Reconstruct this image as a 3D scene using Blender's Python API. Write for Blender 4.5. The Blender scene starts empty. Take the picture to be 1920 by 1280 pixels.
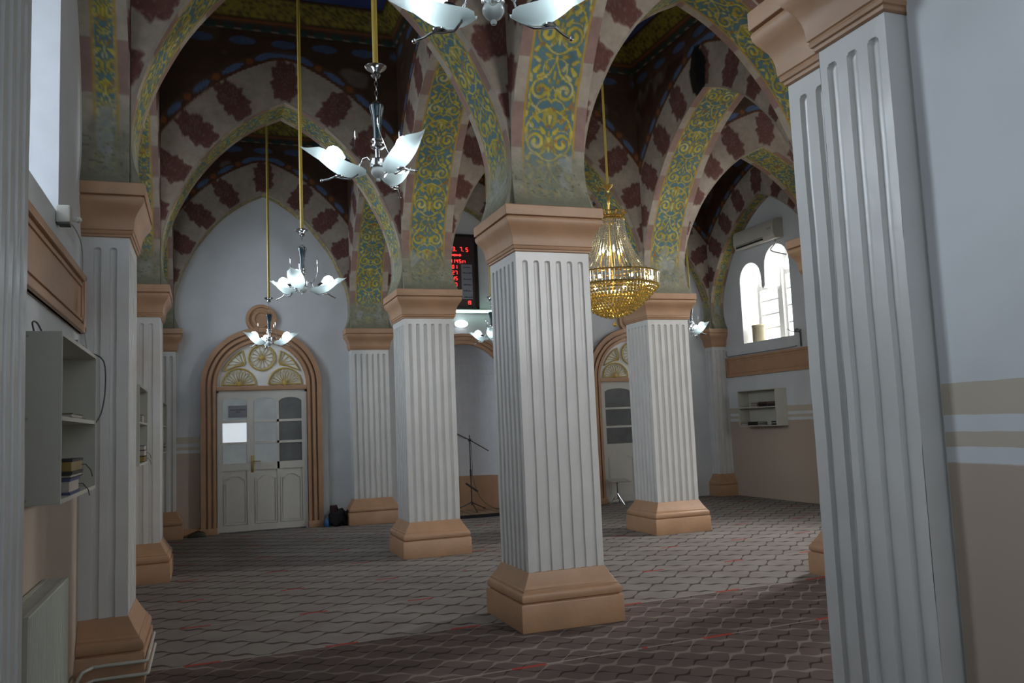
import bpy, bmesh, math, random
import numpy as np
from mathutils import Vector, Matrix, noise as mnoise

random.seed(7)
rng = np.random.default_rng(7)
PI = math.pi
scene = bpy.context.scene
col = scene.collection

# ------------------------------------------------------------------ camera
def cam_axes(pitch, roll, yaw):
    f = Vector((math.sin(yaw) * math.cos(pitch), math.cos(yaw) * math.cos(pitch), math.sin(pitch)))
    r = Vector((math.cos(yaw), -math.sin(yaw), 0.0))
    u = r.cross(f)
    c, s = math.cos(roll), math.sin(roll)
    return c * r + s * u, -s * r + c * u, f
R_, U_, F_ = cam_axes(0.0983, -0.0412, 0.3514)
cam_d = bpy.data.cameras.new('camera')
cam_d.sensor_width = 36.0
cam_d.lens = 1571.8 / 1920 * 36.0
cam_d.clip_start = 0.05
cam = bpy.data.objects.new('camera', cam_d)
col.objects.link(cam)
M = Matrix.Identity(4)
for i in range(3):
    M[i][0], M[i][1], M[i][2] = R_[i], U_[i], -F_[i]
M[0][3], M[1][3], M[2][3] = -2.697, -6.625, 1.6
cam.matrix_world = M
scene.camera = cam

# ------------------------------------------------------------------ light and exposure
scene.view_settings.view_transform = 'Standard'
scene.view_settings.look = 'None'
scene.view_settings.exposure = 0.14
scene.view_settings.gamma = 1.0
scene.view_settings.use_curve_mapping = False
w = bpy.data.worlds.new('daylight')
scene.world = w
w.use_nodes = True
w.node_tree.nodes['Background'].inputs[0].default_value = (0.85, 0.93, 1.0, 1)
w.node_tree.nodes['Background'].inputs[1].default_value = 2.0

def window_light(name, loc, size, energy, color, direction):
    """daylight entering through one window opening"""
    d = bpy.data.lights.new(name, 'AREA')
    d.shape = 'RECTANGLE'
    d.size, d.size_y = size
    d.energy = energy
    d.color = color
    o = bpy.data.objects.new(name, d)
    col.objects.link(o)
    o.location = loc
    o.rotation_euler = Vector(direction).to_track_quat('-Z', 'Y').to_euler()
    return o
COOL = (0.80, 0.90, 1.0)
NEUT = (1.0, 0.99, 0.97)
LIGHTS = [
    # name, loc, (w,h), W, colour, direction
    ('daylight_left_near', (-4.9, -0.75, 4.3), (1.6, 2.4), 270, COOL, (1, -0.55, -0.25)),
    ('daylight_left_behind', (-4.9, -6.9, 4.3), (2.4, 2.4), 70, COOL, (1, 0.45, -0.15)),
    ('daylight_left_middle', (-4.9, 2.07, 4.3), (2.4, 2.4), 180, COOL, (1, 0, -0.35)),
    ('daylight_left_far', (-4.9, 6.23, 4.3), (2.4, 2.4), 230, COOL, (1, 0, -0.35)),
    ('daylight_corridor_end', (-1.9, -9.8, 3.3), (2.0, 2.0), 8, COOL, (0.05, 1, -0.1)),
    ('daylight_front_wall_a', (1.45, -5.1, 3.7), (1.1, 2.3), 125, NEUT, (-0.12, 1, -0.30)),
    ('daylight_front_wall_b', (5.4, -5.1, 3.7), (1.7, 2.3), 70, NEUT, (-0.2, 1, -0.30)),
    ('daylight_right_far', (8.05, 6.6, 3.9), (1.6, 1.8), 80, NEUT, (-1, -0.1, -0.5)),
    ('daylight_right_middle', (8.1, 2.6, 4.4), (1.0, 1.0), 1150, NEUT, (-1, 0.05, -0.85)),
    ('daylight_right_near', (8.05, -2.0, 3.9), (1.6, 1.8), 120, NEUT, (-1, 0.1, -0.45)),
]
for L in LIGHTS:
    window_light(*L)

# ------------------------------------------------------------------ helpers
def tag(o, label=None, cat=None, group=None, kind=None):
    if label: o['label'] = label
    if cat: o['category'] = cat
    if group: o['group'] = group
    if kind: o['kind'] = kind
    return o

def link(name, me, parent=None):
    o = bpy.data.objects.new(name, me)
    col.objects.link(o)
    if parent is not None:
        o.parent = parent
    return o

def empty(name, loc, label, cat, group=None, rz=0.0, kind=None):
    o = bpy.data.objects.new(name, None)
    o.empty_display_size = 0.1
    col.objects.link(o)
    o.location = loc
    o.rotation_euler.z = rz
    return tag(o, label, cat, group, kind)

class MB:
    """collects shapes, builds one mesh object"""
    def __init__(s):
        s.v = []; s.f = []; s.m = []; s.mi = 0
    def add(s, vs, fs, mat=None):
        b = len(s.v)
        if mat is not None:
            vs = [mat @ Vector(p) for p in vs]
        s.v += [tuple(p) for p in vs]
        s.f += [tuple(i + b for i in f) for f in fs]
        s.m += [s.mi] * len(fs)
        return s
    def box(s, a, b, bev=0.0, mat=None):
        x0, y0, z0 = [min(a[i], b[i]) for i in range(3)]
        x1, y1, z1 = [max(a[i], b[i]) for i in range(3)]
        if bev <= 0:
            vs = [(x0,y0,z0),(x1,y0,z0),(x1,y1,z0),(x0,y1,z0),(x0,y0,z1),(x1,y0,z1),(x1,y1,z1),(x0,y1,z1)]
            return s.add(vs, [(0,3,2,1),(4,5,6,7),(0,1,5,4),(1,2,6,5),(2,3,7,6),(3,0,4,7)], mat)
        bm = bmesh.new()
        bmesh.ops.create_cube(bm, size=1.0)
        for v in bm.verts:
            v.co = Vector(((x0+x1)/2 + v.co.x*(x1-x0), (y0+y1)/2 + v.co.y*(y1-y0), (z0+z1)/2 + v.co.z*(z1-z0)))
        bmesh.ops.bevel(bm, geom=list(bm.edges), offset=min(bev, .45*min(x1-x0, y1-y0, z1-z0)), segments=2, profile=0.6, affect='EDGES')
        bm.verts.index_update()
        s.add([v.co.copy() for v in bm.verts], [[v.index for v in f.verts] for f in bm.faces], mat)
        bm.free()
        return s
    def lathe(s, prof, c=(0,0,0), n=24, mat=None, axis='z', cap=True):
        """prof: list of (r, h)"""
        vs = []
        for r, h in prof:
            for k in range(n):
                a = 2*PI*k/n
                p = (r*math.cos(a), r*math.sin(a), h)
                if axis == 'x': p = (p[2], p[0], p[1])
                if axis == 'y': p = (p[0], p[2], p[1])
                vs.append((p[0]+c[0], p[1]+c[1], p[2]+c[2]))
        fs = []
        for j in range(len(prof)-1):
            for k in range(n):
                k2 = (k+1) % n
                fs.append((j*n+k, j*n+k2, (j+1)*n+k2, (j+1)*n+k))
        if cap:
            fs.append(tuple(range(n-1, -1, -1)))
            fs.append(tuple((len(prof)-1)*n+k for k in range(n)))
        return s.add(vs, fs, mat)
    def tube(s, pts, r, n=8, closed=False, mat=None, radii=None):
        pts = [Vector(p) for p in pts]
        m = len(pts)
        vs = []; prev = None
        for i, p in enumerate(pts):
            if closed: t = pts[(i+1) % m] - pts[(i-1) % m]
            else: t = pts[min(i+1, m-1)] - pts[max(i-1, 0)]
            t.normalize()
            if prev is None:
                a = Vector((0,0,1)) if abs(t.z) < 0.9 else Vector((1,0,0))
                u = t.cross(a).normalized()
            else:
                u = (prev - t*prev.dot(t))
                if u.length < 1e-6: u = t.orthogonal()
                u.normalize()
            prev = u
            v = t.cross(u)
            rr = radii[i] if radii else r
            for k in range(n):
                a = 2*PI*k/n
                vs.append(p + rr*(math.cos(a)*u + math.sin(a)*v))
        fs = []
        for i in range(m if closed else m-1):
            j = (i+1) % m
            for k in range(n):
                k2 = (k+1) % n
                fs.append((i*n+k, i*n+k2, j*n+k2, j*n+k))
        if not closed:
            fs.append(tuple(range(n-1, -1, -1)))
            fs.append(tuple((m-1)*n+k for k in range(n)))
        return s.add(vs, fs, mat)
    def sphere(s, c, r, nu=12, nv=8, sc=(1,1,1), mat=None):
        vs = [(c[0], c[1], c[2]-r*sc[2])]
        for j in range(1, nv):
            t = PI*j/nv
            for k in range(nu):
                a = 2*PI*k/nu
                vs.append((c[0]+r*sc[0]*math.sin(t)*math.cos(a), c[1]+r*sc[1]*math.sin(t)*math.sin(a), c[2]-r*sc[2]*math.cos(t)))
        vs.append((c[0], c[1], c[2]+r*sc[2]))
        fs = [(0, 1+(k+1) % nu, 1+k) for k in range(nu)]
        for j in range(nv-2):
            for k in range(nu):
                k2 = (k+1) % nu
                fs.append((1+j*nu+k, 1+j*nu+k2, 1+(j+1)*nu+k2, 1+(j+1)*nu+k))
        e = len(vs)-1; b = 1+(nv-2)*nu
        fs += [(b+k, b+(k+1) % nu, e) for k in range(nu)]
        return s.add(vs, fs, mat)
    def prism(s, poly, d0, d1, plane='xz', mat=None):
        """outline poly in a plane, extruded from d0 to d1 along the third axis"""
        def P(a, b, d):
            return {'xz': (a, d, b), 'yz': (d, a, b), 'xy': (a, b, d)}[plane]
        n = len(poly)
        vs = [P(a, b, d0) for a, b in poly] + [P(a, b, d1) for a, b in poly]
        fs = [tuple(range(n)), tuple(range(2*n-1, n-1, -1))]
        fs += [(i, i+n, (i+1) % n + n, (i+1) % n) for i in range(n)]
        return s.add(vs, fs, mat)
    def band(s, inner, outer, d0, d1, plane='xz', closed=False, mat=None):
        """solid strip between two matching outlines"""
        def P(p, d):
            a, b = p
            return {'xz': (a, d, b), 'yz': (d, a, b), 'xy': (a, b, d)}[plane]
        n = len(inner)
        vs = []
        for i in range(n):
            vs += [P(inner[i], d0), P(outer[i], d0), P(outer[i], d1), P(inner[i], d1)]
        fs = []
        for i in range(n if closed else n-1):
            a = 4*i; b = 4*((i+1) % n)
            for q in range(4):
                q2 = (q+1) % 4
                fs.append((a+q, a+q2, b+q2, b+q))
        if not closed:
            fs += [(3,2,1,0), (4*n-4, 4*n-3, 4*n-2, 4*n-1)]
        return s.add(vs, fs, mat)
    def build(s, name, mats, parent=None, smooth=None):
        me = bpy.data.meshes.new(name)
        me.from_pydata(s.v, [], s.f)
        if not isinstance(mats, (list, tuple)): mats = [mats]
        for m in mats: me.materials.append(m)
        if len(mats) > 1: me.polygons.foreach_set('material_index', s.m)
        bm = bmesh.new(); bm.from_mesh(me)
        bmesh.ops.recalc_face_normals(bm, faces=bm.faces)
        bm.to_mesh(me); bm.free()
        if smooth is not None:
            me.polygons.foreach_set('use_smooth', [True]*len(me.polygons))
            me.set_sharp_from_angle(angle=math.radians(smooth))
        me.update()
        return link(name, me, parent)

def grid_obj(name, V, C, mat, parent=None, smooth=True, flip=False):
    """V (m,n,3) vertex grid, C (m,n,3) paint colours"""
    m, n = V.shape[:2]
    idx = np.arange(m*n).reshape(m, n)
    q = np.stack([idx[:-1, :-1], idx[1:, :-1], idx[1:, 1:], idx[:-1, 1:]], -1).reshape(-1, 4)
    if flip: q = q[:, ::-1]
    me = bpy.data.meshes.new(name)
    me.vertices.add(m*n)
    me.vertices.foreach_set('co', V.reshape(-1).astype(np.float32))
    k = len(q)
    me.loops.add(4*k); me.loops.foreach_set('vertex_index', q.reshape(-1).astype(np.int32))
    me.polygons.add(k)
    me.polygons.foreach_set('loop_start', (np.arange(k)*4).astype(np.int32))
    me.polygons.foreach_set('loop_total', np.full(k, 4, np.int32))
    me.update(calc_edges=True)
    if C is not None:
        a = me.attributes.new('paint', 'FLOAT_COLOR', 'POINT')
        c4 = np.ones((m*n, 4), np.float32); c4[:, :3] = C.reshape(-1, 3)
        a.data.foreach_set('color', c4.reshape(-1))
    me.polygons.foreach_set('use_smooth', np.full(k, smooth))
    me.materials.append(mat)
    return link(name, me, parent)

def copy_tree(o, parent=None):
    c = o.copy(); col.objects.link(c); c.parent = parent
    for ch in [x for x in bpy.data.objects if x.parent == o]:
        copy_tree(ch, c)
    return c

# ------------------------------------------------------------------ node materials
class N:
    """tiny expression wrapper for shader math"""
    def __init__(s, nt, sock): s.nt, s.s = nt, sock
    def _op(s, op, *o):
        n = s.nt.nodes.new('ShaderNodeMath'); n.operation = op
        for i, a in enumerate((s,)+o):
            if isinstance(a, N): s.nt.links.new(a.s, n.inputs[i])
            else: n.inputs[i].default_value = float(a)
        return N(s.nt, n.outputs[0])
    def __add__(s, o): return s._op('ADD', o)
    def __sub__(s, o): return s._op('SUBTRACT', o)
    def __mul__(s, o): return s._op('MULTIPLY', o)
    def __truediv__(s, o): return s._op('DIVIDE', o)
    def sin(s): return s._op('SINE')
    def abs(s): return s._op('ABSOLUTE')
    def fract(s): return s._op('FRACT')
    def floor(s): return s._op('FLOOR')
    def lt(s, o): return s._op('LESS_THAN', o)
    def gt(s, o): return s._op('GREATER_THAN', o)
    def max(s, o): return s._op('MAXIMUM', o)
    def min(s, o): return s._op('MINIMUM', o)
    def ss(s, a, b):
        """smooth 1->0 as value goes a->b"""
        n = s.nt.nodes.new('ShaderNodeMapRange'); n.interpolation_type = 'SMOOTHSTEP'
        s.nt.links.new(s.s, n.inputs['Value'])
        n.inputs['From Min'].default_value = a; n.inputs['From Max'].default_value = b
        n.inputs['To Min'].default_value = 1; n.inputs['To Max'].default_value = 0
        return N(s.nt, n.outputs[0])

def mixc(nt, fac, a, b):
    n = nt.nodes.new('ShaderNodeMix'); n.data_type = 'RGBA'
    if isinstance(fac, N): nt.links.new(fac.s, n.inputs[0])
    else: n.inputs[0].default_value = fac
    for sock, val in ((n.inputs[6], a), (n.inputs[7], b)):
        if isinstance(val, (tuple, list)): sock.default_value = (*val[:3], 1)
        else: nt.links.new(val, sock)
    return n.outputs[2]

def noise(nt, scale, detail=3, rough=.55, coord='Object', stretch=None, w=None):
    tc = nt.nodes.new('ShaderNodeTexCoord')
    n = nt.nodes.new('ShaderNodeTexNoise')
    n.inputs['Scale'].default_value = scale; n.inputs['Detail'].default_value = detail
    n.inputs['Roughness'].default_value = rough
    src = tc.outputs[coord]
    if stretch or w:
        mp = nt.nodes.new('ShaderNodeMapping')
        if stretch: mp.inputs['Scale'].default_value = stretch
        if w: mp.inputs['Location'].default_value = w
        nt.links.new(src, mp.inputs[0]); src = mp.outputs[0]
    nt.links.new(src, n.inputs['Vector'])
    return N(nt, n.outputs[0])

def base_mat(name, color, rough=.6, metal=0.0, var=0.12, nscale=6, bump=0.0, bscale=40, spec=.5, emit=None, estr=0, coat=0):
    m = bpy.data.materials.new(name); m.use_nodes = True
    nt = m.node_tree; b = nt.nodes['Principled BSDF']
    b.inputs['Roughness'].default_value = rough
    b.inputs['Metallic'].default_value = metal
    b.inputs['Specular IOR Level'].default_value = spec
    if coat: b.inputs['Coat Weight'].default_value = coat; b.inputs['Coat Roughness'].default_value = .15
    if var > 0:
        f = noise(nt, nscale, 4).ss(.3, .72)
        dk = tuple(c*(1-var) for c in color)
        nt.links.new(mixc(nt, f, color, dk), b.inputs['Base Color'])
    else:
        b.inputs['Base Color'].default_value = (*color, 1)
    if bump > 0:
        bn = nt.nodes.new('ShaderNodeBump'); bn.inputs['Strength'].default_value = bump
        bn.inputs['Distance'].default_value = .01
        nt.links.new(noise(nt, bscale, 4).s, bn.inputs['Height'])
        nt.links.new(bn.outputs[0], b.inputs['Normal'])
    if emit:
        b.inputs['Emission Color'].default_value = (*emit, 1)
        b.inputs['Emission Strength'].default_value = estr
    return m

def painted_mat():
    m = bpy.data.materials.new('painted_plaster'); m.use_nodes = True
    nt = m.node_tree; b = nt.nodes['Principled BSDF']
    b.inputs['Roughness'].default_value = .75; b.inputs['Specular IOR Level'].default_value = .25
    at = nt.nodes.new('ShaderNodeAttribute'); at.attribute_name = 'paint'
    n1 = noise(nt, 2.2, 5, .65)
    n2 = noise(nt, 14, 4, .6)
    hs = nt.nodes.new('ShaderNodeVectorMath'); hs.operation = 'SCALE'
    fac = (n1*0.9 + n2*0.5) + 0.32
    nt.links.new(at.outputs['Color'], hs.inputs[0]); nt.links.new(fac.s, hs.inputs['Scale'])
    nt.links.new(hs.outputs[0], b.inputs['Base Color'])
    bn = nt.nodes.new('ShaderNodeBump'); bn.inputs['Strength'].default_value = .25; bn.inputs['Distance'].default_value = .01
    nt.links.new(noise(nt, 22, 5).s, bn.inputs['Height']); nt.links.new(bn.outputs[0], b.inputs['Normal'])
    return m

def wall_mat(name, shift=0.0, xmax=None, floor_col=(.43, .35, .285)):
    """white plaster over a beige dado with painted stripes"""
    m = bpy.data.materials.new(name); m.use_nodes = True
    nt = m.node_tree; b = nt.nodes['Principled BSDF']
    b.inputs['Roughness'].default_value = .5; b.inputs['Specular IOR Level'].default_value = .35
    g = nt.nodes.new('ShaderNodeNewGeometry'); sp = nt.nodes.new('ShaderNodeSeparateXYZ')
    nt.links.new(g.outputs['Position'], sp.inputs[0])
    z = N(nt, sp.outputs[2]) - shift; x = N(nt, sp.outputs[0])
    z = z + (noise(nt, 9, 2) - .5)*0.008
    e = .004
    low = z.ss(1.412-e, 1.412+e)
    s1 = z.gt(1.465)*z.lt(1.515)
    s2 = z.gt(1.570)*z.lt(1.677)
    f = low.max(s1).max(s2)
    if xmax is not None: f = f*x.lt(xmax)
    white = mixc(nt, noise(nt, 1.6, 4).ss(.35, .7), (.61, .635, .665), (.55, .575, .60))
    beige = mixc(nt, z.lt(1.45), (.47, .42, .34), floor_col)
    beige = mixc(nt, noise(nt, 2.5, 4).ss(.3, .75), beige, tuple(c*.93 for c in floor_col)) if False else beige
    nt.links.new(mixc(nt, f, white, beige), b.inputs['Base Color'])
    bn = nt.nodes.new('ShaderNodeBump'); bn.inputs['Strength'].default_value = .18; bn.inputs['Distance'].default_value = .02
    nt.links.new(noise(nt, 3.5, 4).s, bn.inputs['Height']); nt.links.new(bn.outputs[0], b.inputs['Normal'])
    return m

def carpet_mat():
    m = bpy.data.materials.new('prayer_carpet'); m.use_nodes = True
    nt = m.node_tree; b = nt.nodes['Principled BSDF']
    b.inputs['Roughness'].default_value = .95; b.inputs['Specular IOR Level'].default_value = .1
    g = nt.nodes.new('ShaderNodeNewGeometry'); sp = nt.nodes.new('ShaderNodeSeparateXYZ')
    nt.links.new(g.outputs['Position'], sp.inputs[0])
    X = N(nt, sp.outputs[0]); Y = N(nt, sp.outputs[1])
    c, s = math.cos(.048), math.sin(.048)
    u = X*c + Y*s
    v = Y*c - X*s - 0.055
    p = u*(1/.58); q = v*(1/.4283)
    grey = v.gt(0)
    def lattice(dp, dq, w0, w1):
        P = p + dp; Q = q + dq
        Pw = P + (Q*4*PI).sin()*0.050
        Qw = Q + (P*4*PI).sin()*0.092
        a = ((Pw+Qw)*PI).sin().abs(); bb = ((Pw-Qw)*PI).sin().abs()
        return a.min(bb).ss(w0, w1)
    pale = lattice(0, 0, .045, .10)
    dark = lattice(.5, .0, .02, .065)
    darkg = lattice(0, 0, .04, .115)
    fib = noise(nt, 260, 2)
    big = noise(nt, 2.0, 3)
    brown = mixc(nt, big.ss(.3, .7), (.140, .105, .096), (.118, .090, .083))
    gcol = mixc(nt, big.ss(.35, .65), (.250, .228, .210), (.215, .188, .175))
    brown = mixc(nt, dark, brown, (.045, .035, .033))
    brown = mixc(nt, pale*0.8, brown, (.25, .215, .195))
    gcol = mixc(nt, darkg*0.85, gcol, (.045, .034, .031))
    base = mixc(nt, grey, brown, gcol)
    # pale row lines with red dashes
    r = (v + 0.635)*(1/1.27)
    rd = (r.fract() - .5).abs()*1.27
    line = rd.ss(.008, .014)
    base = mixc(nt, line*0.75, base, (.33, .30, .27))
    left = u.lt(0.15)
    ua = ((u + 2.86)*(1/0.99)).fract()*left
    ub = ((u - 0.62)*(1/1.045)).fract()*(left*-1 + 1)
    dash = ((ua+ub).lt(.25))*rd.ss(.018, .024)
    base = mixc(nt, dash*.85, base, (.38, .035, .025))
    sc = nt.nodes.new('ShaderNodeVectorMath'); sc.operation = 'SCALE'
    nt.links.new(base, sc.inputs[0]); nt.links.new((fib*0.7 + 0.65).s, sc.inputs['Scale'])
    nt.links.new(sc.outputs[0], b.inputs['Base Color'])
    bn = nt.nodes.new('ShaderNodeBump'); bn.inputs['Strength'].default_value = .5; bn.inputs['Distance'].default_value = .006
    nt.links.new(fib.s, bn.inputs['Height']); nt.links.new(bn.outputs[0], b.inputs['Normal'])
    return m

def glass_mat():
    m = bpy.data.materials.new('window_glass'); m.use_nodes = True
    nt = m.node_tree; nt.nodes.remove(nt.nodes['Principled BSDF'])
    t = nt.nodes.new('ShaderNodeBsdfTransparent'); g = nt.nodes.new('ShaderNodeBsdfGlossy')
    g.inputs['Roughness'].default_value = .03
    mx = nt.nodes.new('ShaderNodeMixShader'); mx.inputs[0].default_value = .06
    nt.links.new(t.outputs[0], mx.inputs[1]); nt.links.new(g.outputs[0], mx.inputs[2])
    nt.links.new(mx.outputs[0], nt.nodes['Material Output'].inputs[0])
    return m

def frosted_petal_mat():
    m = bpy.data.materials.new('frosted_petal_glass'); m.use_nodes = True
    nt = m.node_tree; nt.nodes.remove(nt.nodes['Principled BSDF'])
    tl = nt.nodes.new('ShaderNodeBsdfTranslucent'); tl.inputs[0].default_value = (.80, .86, .86, 1)
    d = nt.nodes.new('ShaderNodeBsdfPrincipled'); d.inputs['Base Color'].default_value = (.70, .77, .77, 1); d.inputs['Roughness'].default_value = .25
    mx = nt.nodes.new('ShaderNodeMixShader'); mx.inputs[0].default_value = .45
    nt.links.new(tl.outputs[0], mx.inputs[1]); nt.links.new(d.outputs[0], mx.inputs[2])
    nt.links.new(mx.outputs[0], nt.nodes['Material Output'].inputs[0])
    return m

MT = {
    'paint': painted_mat(),
    'carpet': carpet_mat(),
    'wall': wall_mat('plaster_left', 0.0),
    'wall_r': wall_mat('plaster_right', 0.06),
    'wall_b': wall_mat('plaster_back', -.07, xmax=-2.4),
    'plain_wall': base_mat('white_plaster', (.62, .64, .68), .6, var=.06, bump=.15, bscale=6),
    'reveal': base_mat('reveal_plaster', (.80, .80, .78), .6, var=.05),
    'white': base_mat('white_gloss_paint', (.63, .632, .62), .30, var=.07, nscale=3, bump=.22, bscale=9, spec=.5),
    'peach': base_mat('peach_paint', (.445, .262, .152), .45, var=.12, nscale=4, bump=.25, bscale=16),
    'door': base_mat('door_white_paint', (.56, .55, .51), .4, var=.04),
    'shelf': base_mat('shelf_laminate', (.47, .465, .41), .45, var=.03),
    'radiator': base_mat('radiator_enamel', (.50, .52, .46), .35, var=.03),
    'gold': base_mat('gold_trim', (.72, .48, .14), .28, metal=.9, var=.1),
    'goldpaint': base_mat('gold_paint', (.55, .40, .10), .45, var=.2, nscale=20),
    'yellowpole': base_mat('yellow_lacquer_pole', (.52, .38, .08), .3, var=.1),
    'chrome': base_mat('chrome', (.50, .51, .52), .14, metal=1.0, var=0),
    'teal_glaze': base_mat('teal_glaze', (.006, .030, .042), .22, var=.2, coat=.5),
    'bulb': base_mat('lit_bulb', (.9, .95, 1), .4, var=0, emit=(.86, .94, 1.0), estr=11),
    'petal': frosted_petal_mat(),
    'opal': base_mat('opal_glass', (.55, .60, .60), .25, var=0),
    'brass': base_mat('brass_handle', (.42, .30, .10), .3, metal=.9, var=.1),
    'black': base_mat('black_metal', (.012, .012, .013), .45, var=0),
    'blackfab': base_mat('black_fabric', (.012, .010, .014), .9, var=.3, bump=.4),
    'blue': base_mat('blue_plastic', (.02, .10, .25), .4, var=.1),
    'olive': base_mat('dark_brown_leather', (.05, .038, .018), .6, var=.2),
    'glass': glass_mat(),
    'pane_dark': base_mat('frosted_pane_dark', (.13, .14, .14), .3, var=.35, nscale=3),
    'pane_emissive': base_mat('frosted_pane_emissive', (.26, .28, .27), .35, var=.25, nscale=4, emit=(.75, .85, .9), estr=.08),  # backlight put into the glass: lighter grey and a weak glow of its own
    'pane_emissive_bright': base_mat('frosted_pane_emissive_bright', (.5, .52, .52), .35, var=.1, emit=(.85, .93, 1), estr=.55),  # same glass, stronger backlight put in as emission; nothing shines behind it
    'pane_black': base_mat('clear_pane_dark', (.02, .022, .03), .06, var=0),
    'paper': base_mat('grey_paper', (.21, .215, .25), .8, var=.05),
    'ink': base_mat('dark_ink', (.05, .05, .06), .8, var=0),
    'board': base_mat('clock_board', (.045, .025, .025), .35, var=.2),
    'boardframe': base_mat('clock_frame', (.008, .006, .006), .3, var=0),
    'red_led': base_mat('red_led', (.3, .01, .01), .4, var=0, emit=(1, .03, .03), estr=2.6),
    'tube': base_mat('lit_tube', (.8, 1, .9), .4, var=0, emit=(.50, 1.0, .78), estr=3),
    'crystal': base_mat('crystal_bead', (.62, .60, .52), .08, metal=.55, var=.25, nscale=60),
    'amber': base_mat('gold_crystal', (.90, .70, .24), .14, metal=.8, var=.3, nscale=80),
    'warm': base_mat('warm_candle_bulb', (1, .9, .7), .4, var=0, emit=(1, .80, .42), estr=30),
    'cream': base_mat('cream_plastic', (.52, .46, .30), .5, var=.15),
    'ac': base_mat('ac_plastic', (.50, .48, .42), .4, var=.05),
    'wire': base_mat('grey_cable', (.10, .10, .10), .6, var=0),
    'whitewire': base_mat('pale_cable', (.32, .32, .30), .5, var=0),
    'book_brown': base_mat('book_brown', (.10, .045, .025), .6, var=.2),
    'book_black': base_mat('book_black', (.018, .014, .012), .5, var=.2),
    'book_gold': base_mat('book_gold_edge', (.30, .20, .05), .35, metal=.4, var=.2),
    'book_blue': base_mat('book_blue', (.05, .06, .16), .6, var=.2),
    'book_green': base_mat('book_olive_cover', (.12, .12, .05), .6, var=.2),
    'pages': base_mat('book_pages', (.45, .40, .36), .8, var=.15, nscale=50),
    'mat': base_mat('striped_mat', (.30, .20, .11), .8, var=.4, nscale=9),
    'pipe': base_mat('pipe_enamel', (.48, .48, .43), .35, var=.03),
    'tabletop': base_mat('grey_tabletop', (.30, .30, .27), .4, var=.05),
    'ceil': base_mat('blue_ceiling', (.05, .08, .27), .8, var=.4, nscale=3),
    'sea': base_mat('paving', (.35, .34, .32), .9, var=.1),
}

# ------------------------------------------------------------------ painted decoration
BEIGE = np.array([.375, .320, .262]); PINK = np.array([.26, .155, .135]); MAROON = np.array([.115, .038, .031])
BROWN = np.array([.060, .034, .021]); TEAL = np.array([.095, .185, .215]); YEL = np.array([.50, .41, .06])
OLIVE = np.array([.20, .17, .035]); CREAM = np.array([.52, .49, .27]); OCHRE = np.array([.42, .27, .05])
OVAL = np.array([.10, .16, .30]); ODOT = np.array([.26, .09, .03]); WORN = np.array([.235, .235, .175]); RUST = np.array([.28, .09, .04])

def sst(x, a, b):
    t = np.clip((x-a)/(b-a), 0, 1)
    return t*t*(3-2*t)
def mix(c, d, f):
    return c*(1-f[..., None]) + d*f[..., None]

ARCH = [(1.325, 3.369), (1.350, 3.43), (1.385, 3.52), (1.405, 3.65), (1.405, 3.82), (1.375, 4.02), (1.305, 4.26),
        (1.20, 4.50), (1.03, 4.83), (.70, 5.25), (.34, 5.55), (0, 5.715)]
def arch_profile(a, n=2):
    """right half polyline of the pointed arch with clear half span a, foot to apex"""
    k = (a-0.004)/1.405
    p = [(x*k, z) for x, z in ARCH]
    p = [(p[0][0], p[0][1])] + p[1:]
    for _ in range(n):
        q = [p[0]]
        for i in range(len(p)-1):
            A, B = p[i], p[i+1]
            q += [(.75*A[0]+.25*B[0], .75*A[1]+.25*B[1]), (.25*A[0]+.75*B[0], .25*A[1]+.75*B[1])]
        q.append(p[-1]); p = q
    return np.array(p)
def resample(P, step):
    d = np.r_[0, np.cumsum(np.hypot(*np.diff(P, axis=0).T))]
    n = max(2, int(d[-1]/step))
    t = np.linspace(0, d[-1], n+1)
    return np.c_[np.interp(t, d, P[:, 0]), np.interp(t, d, P[:, 1])], t

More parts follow.
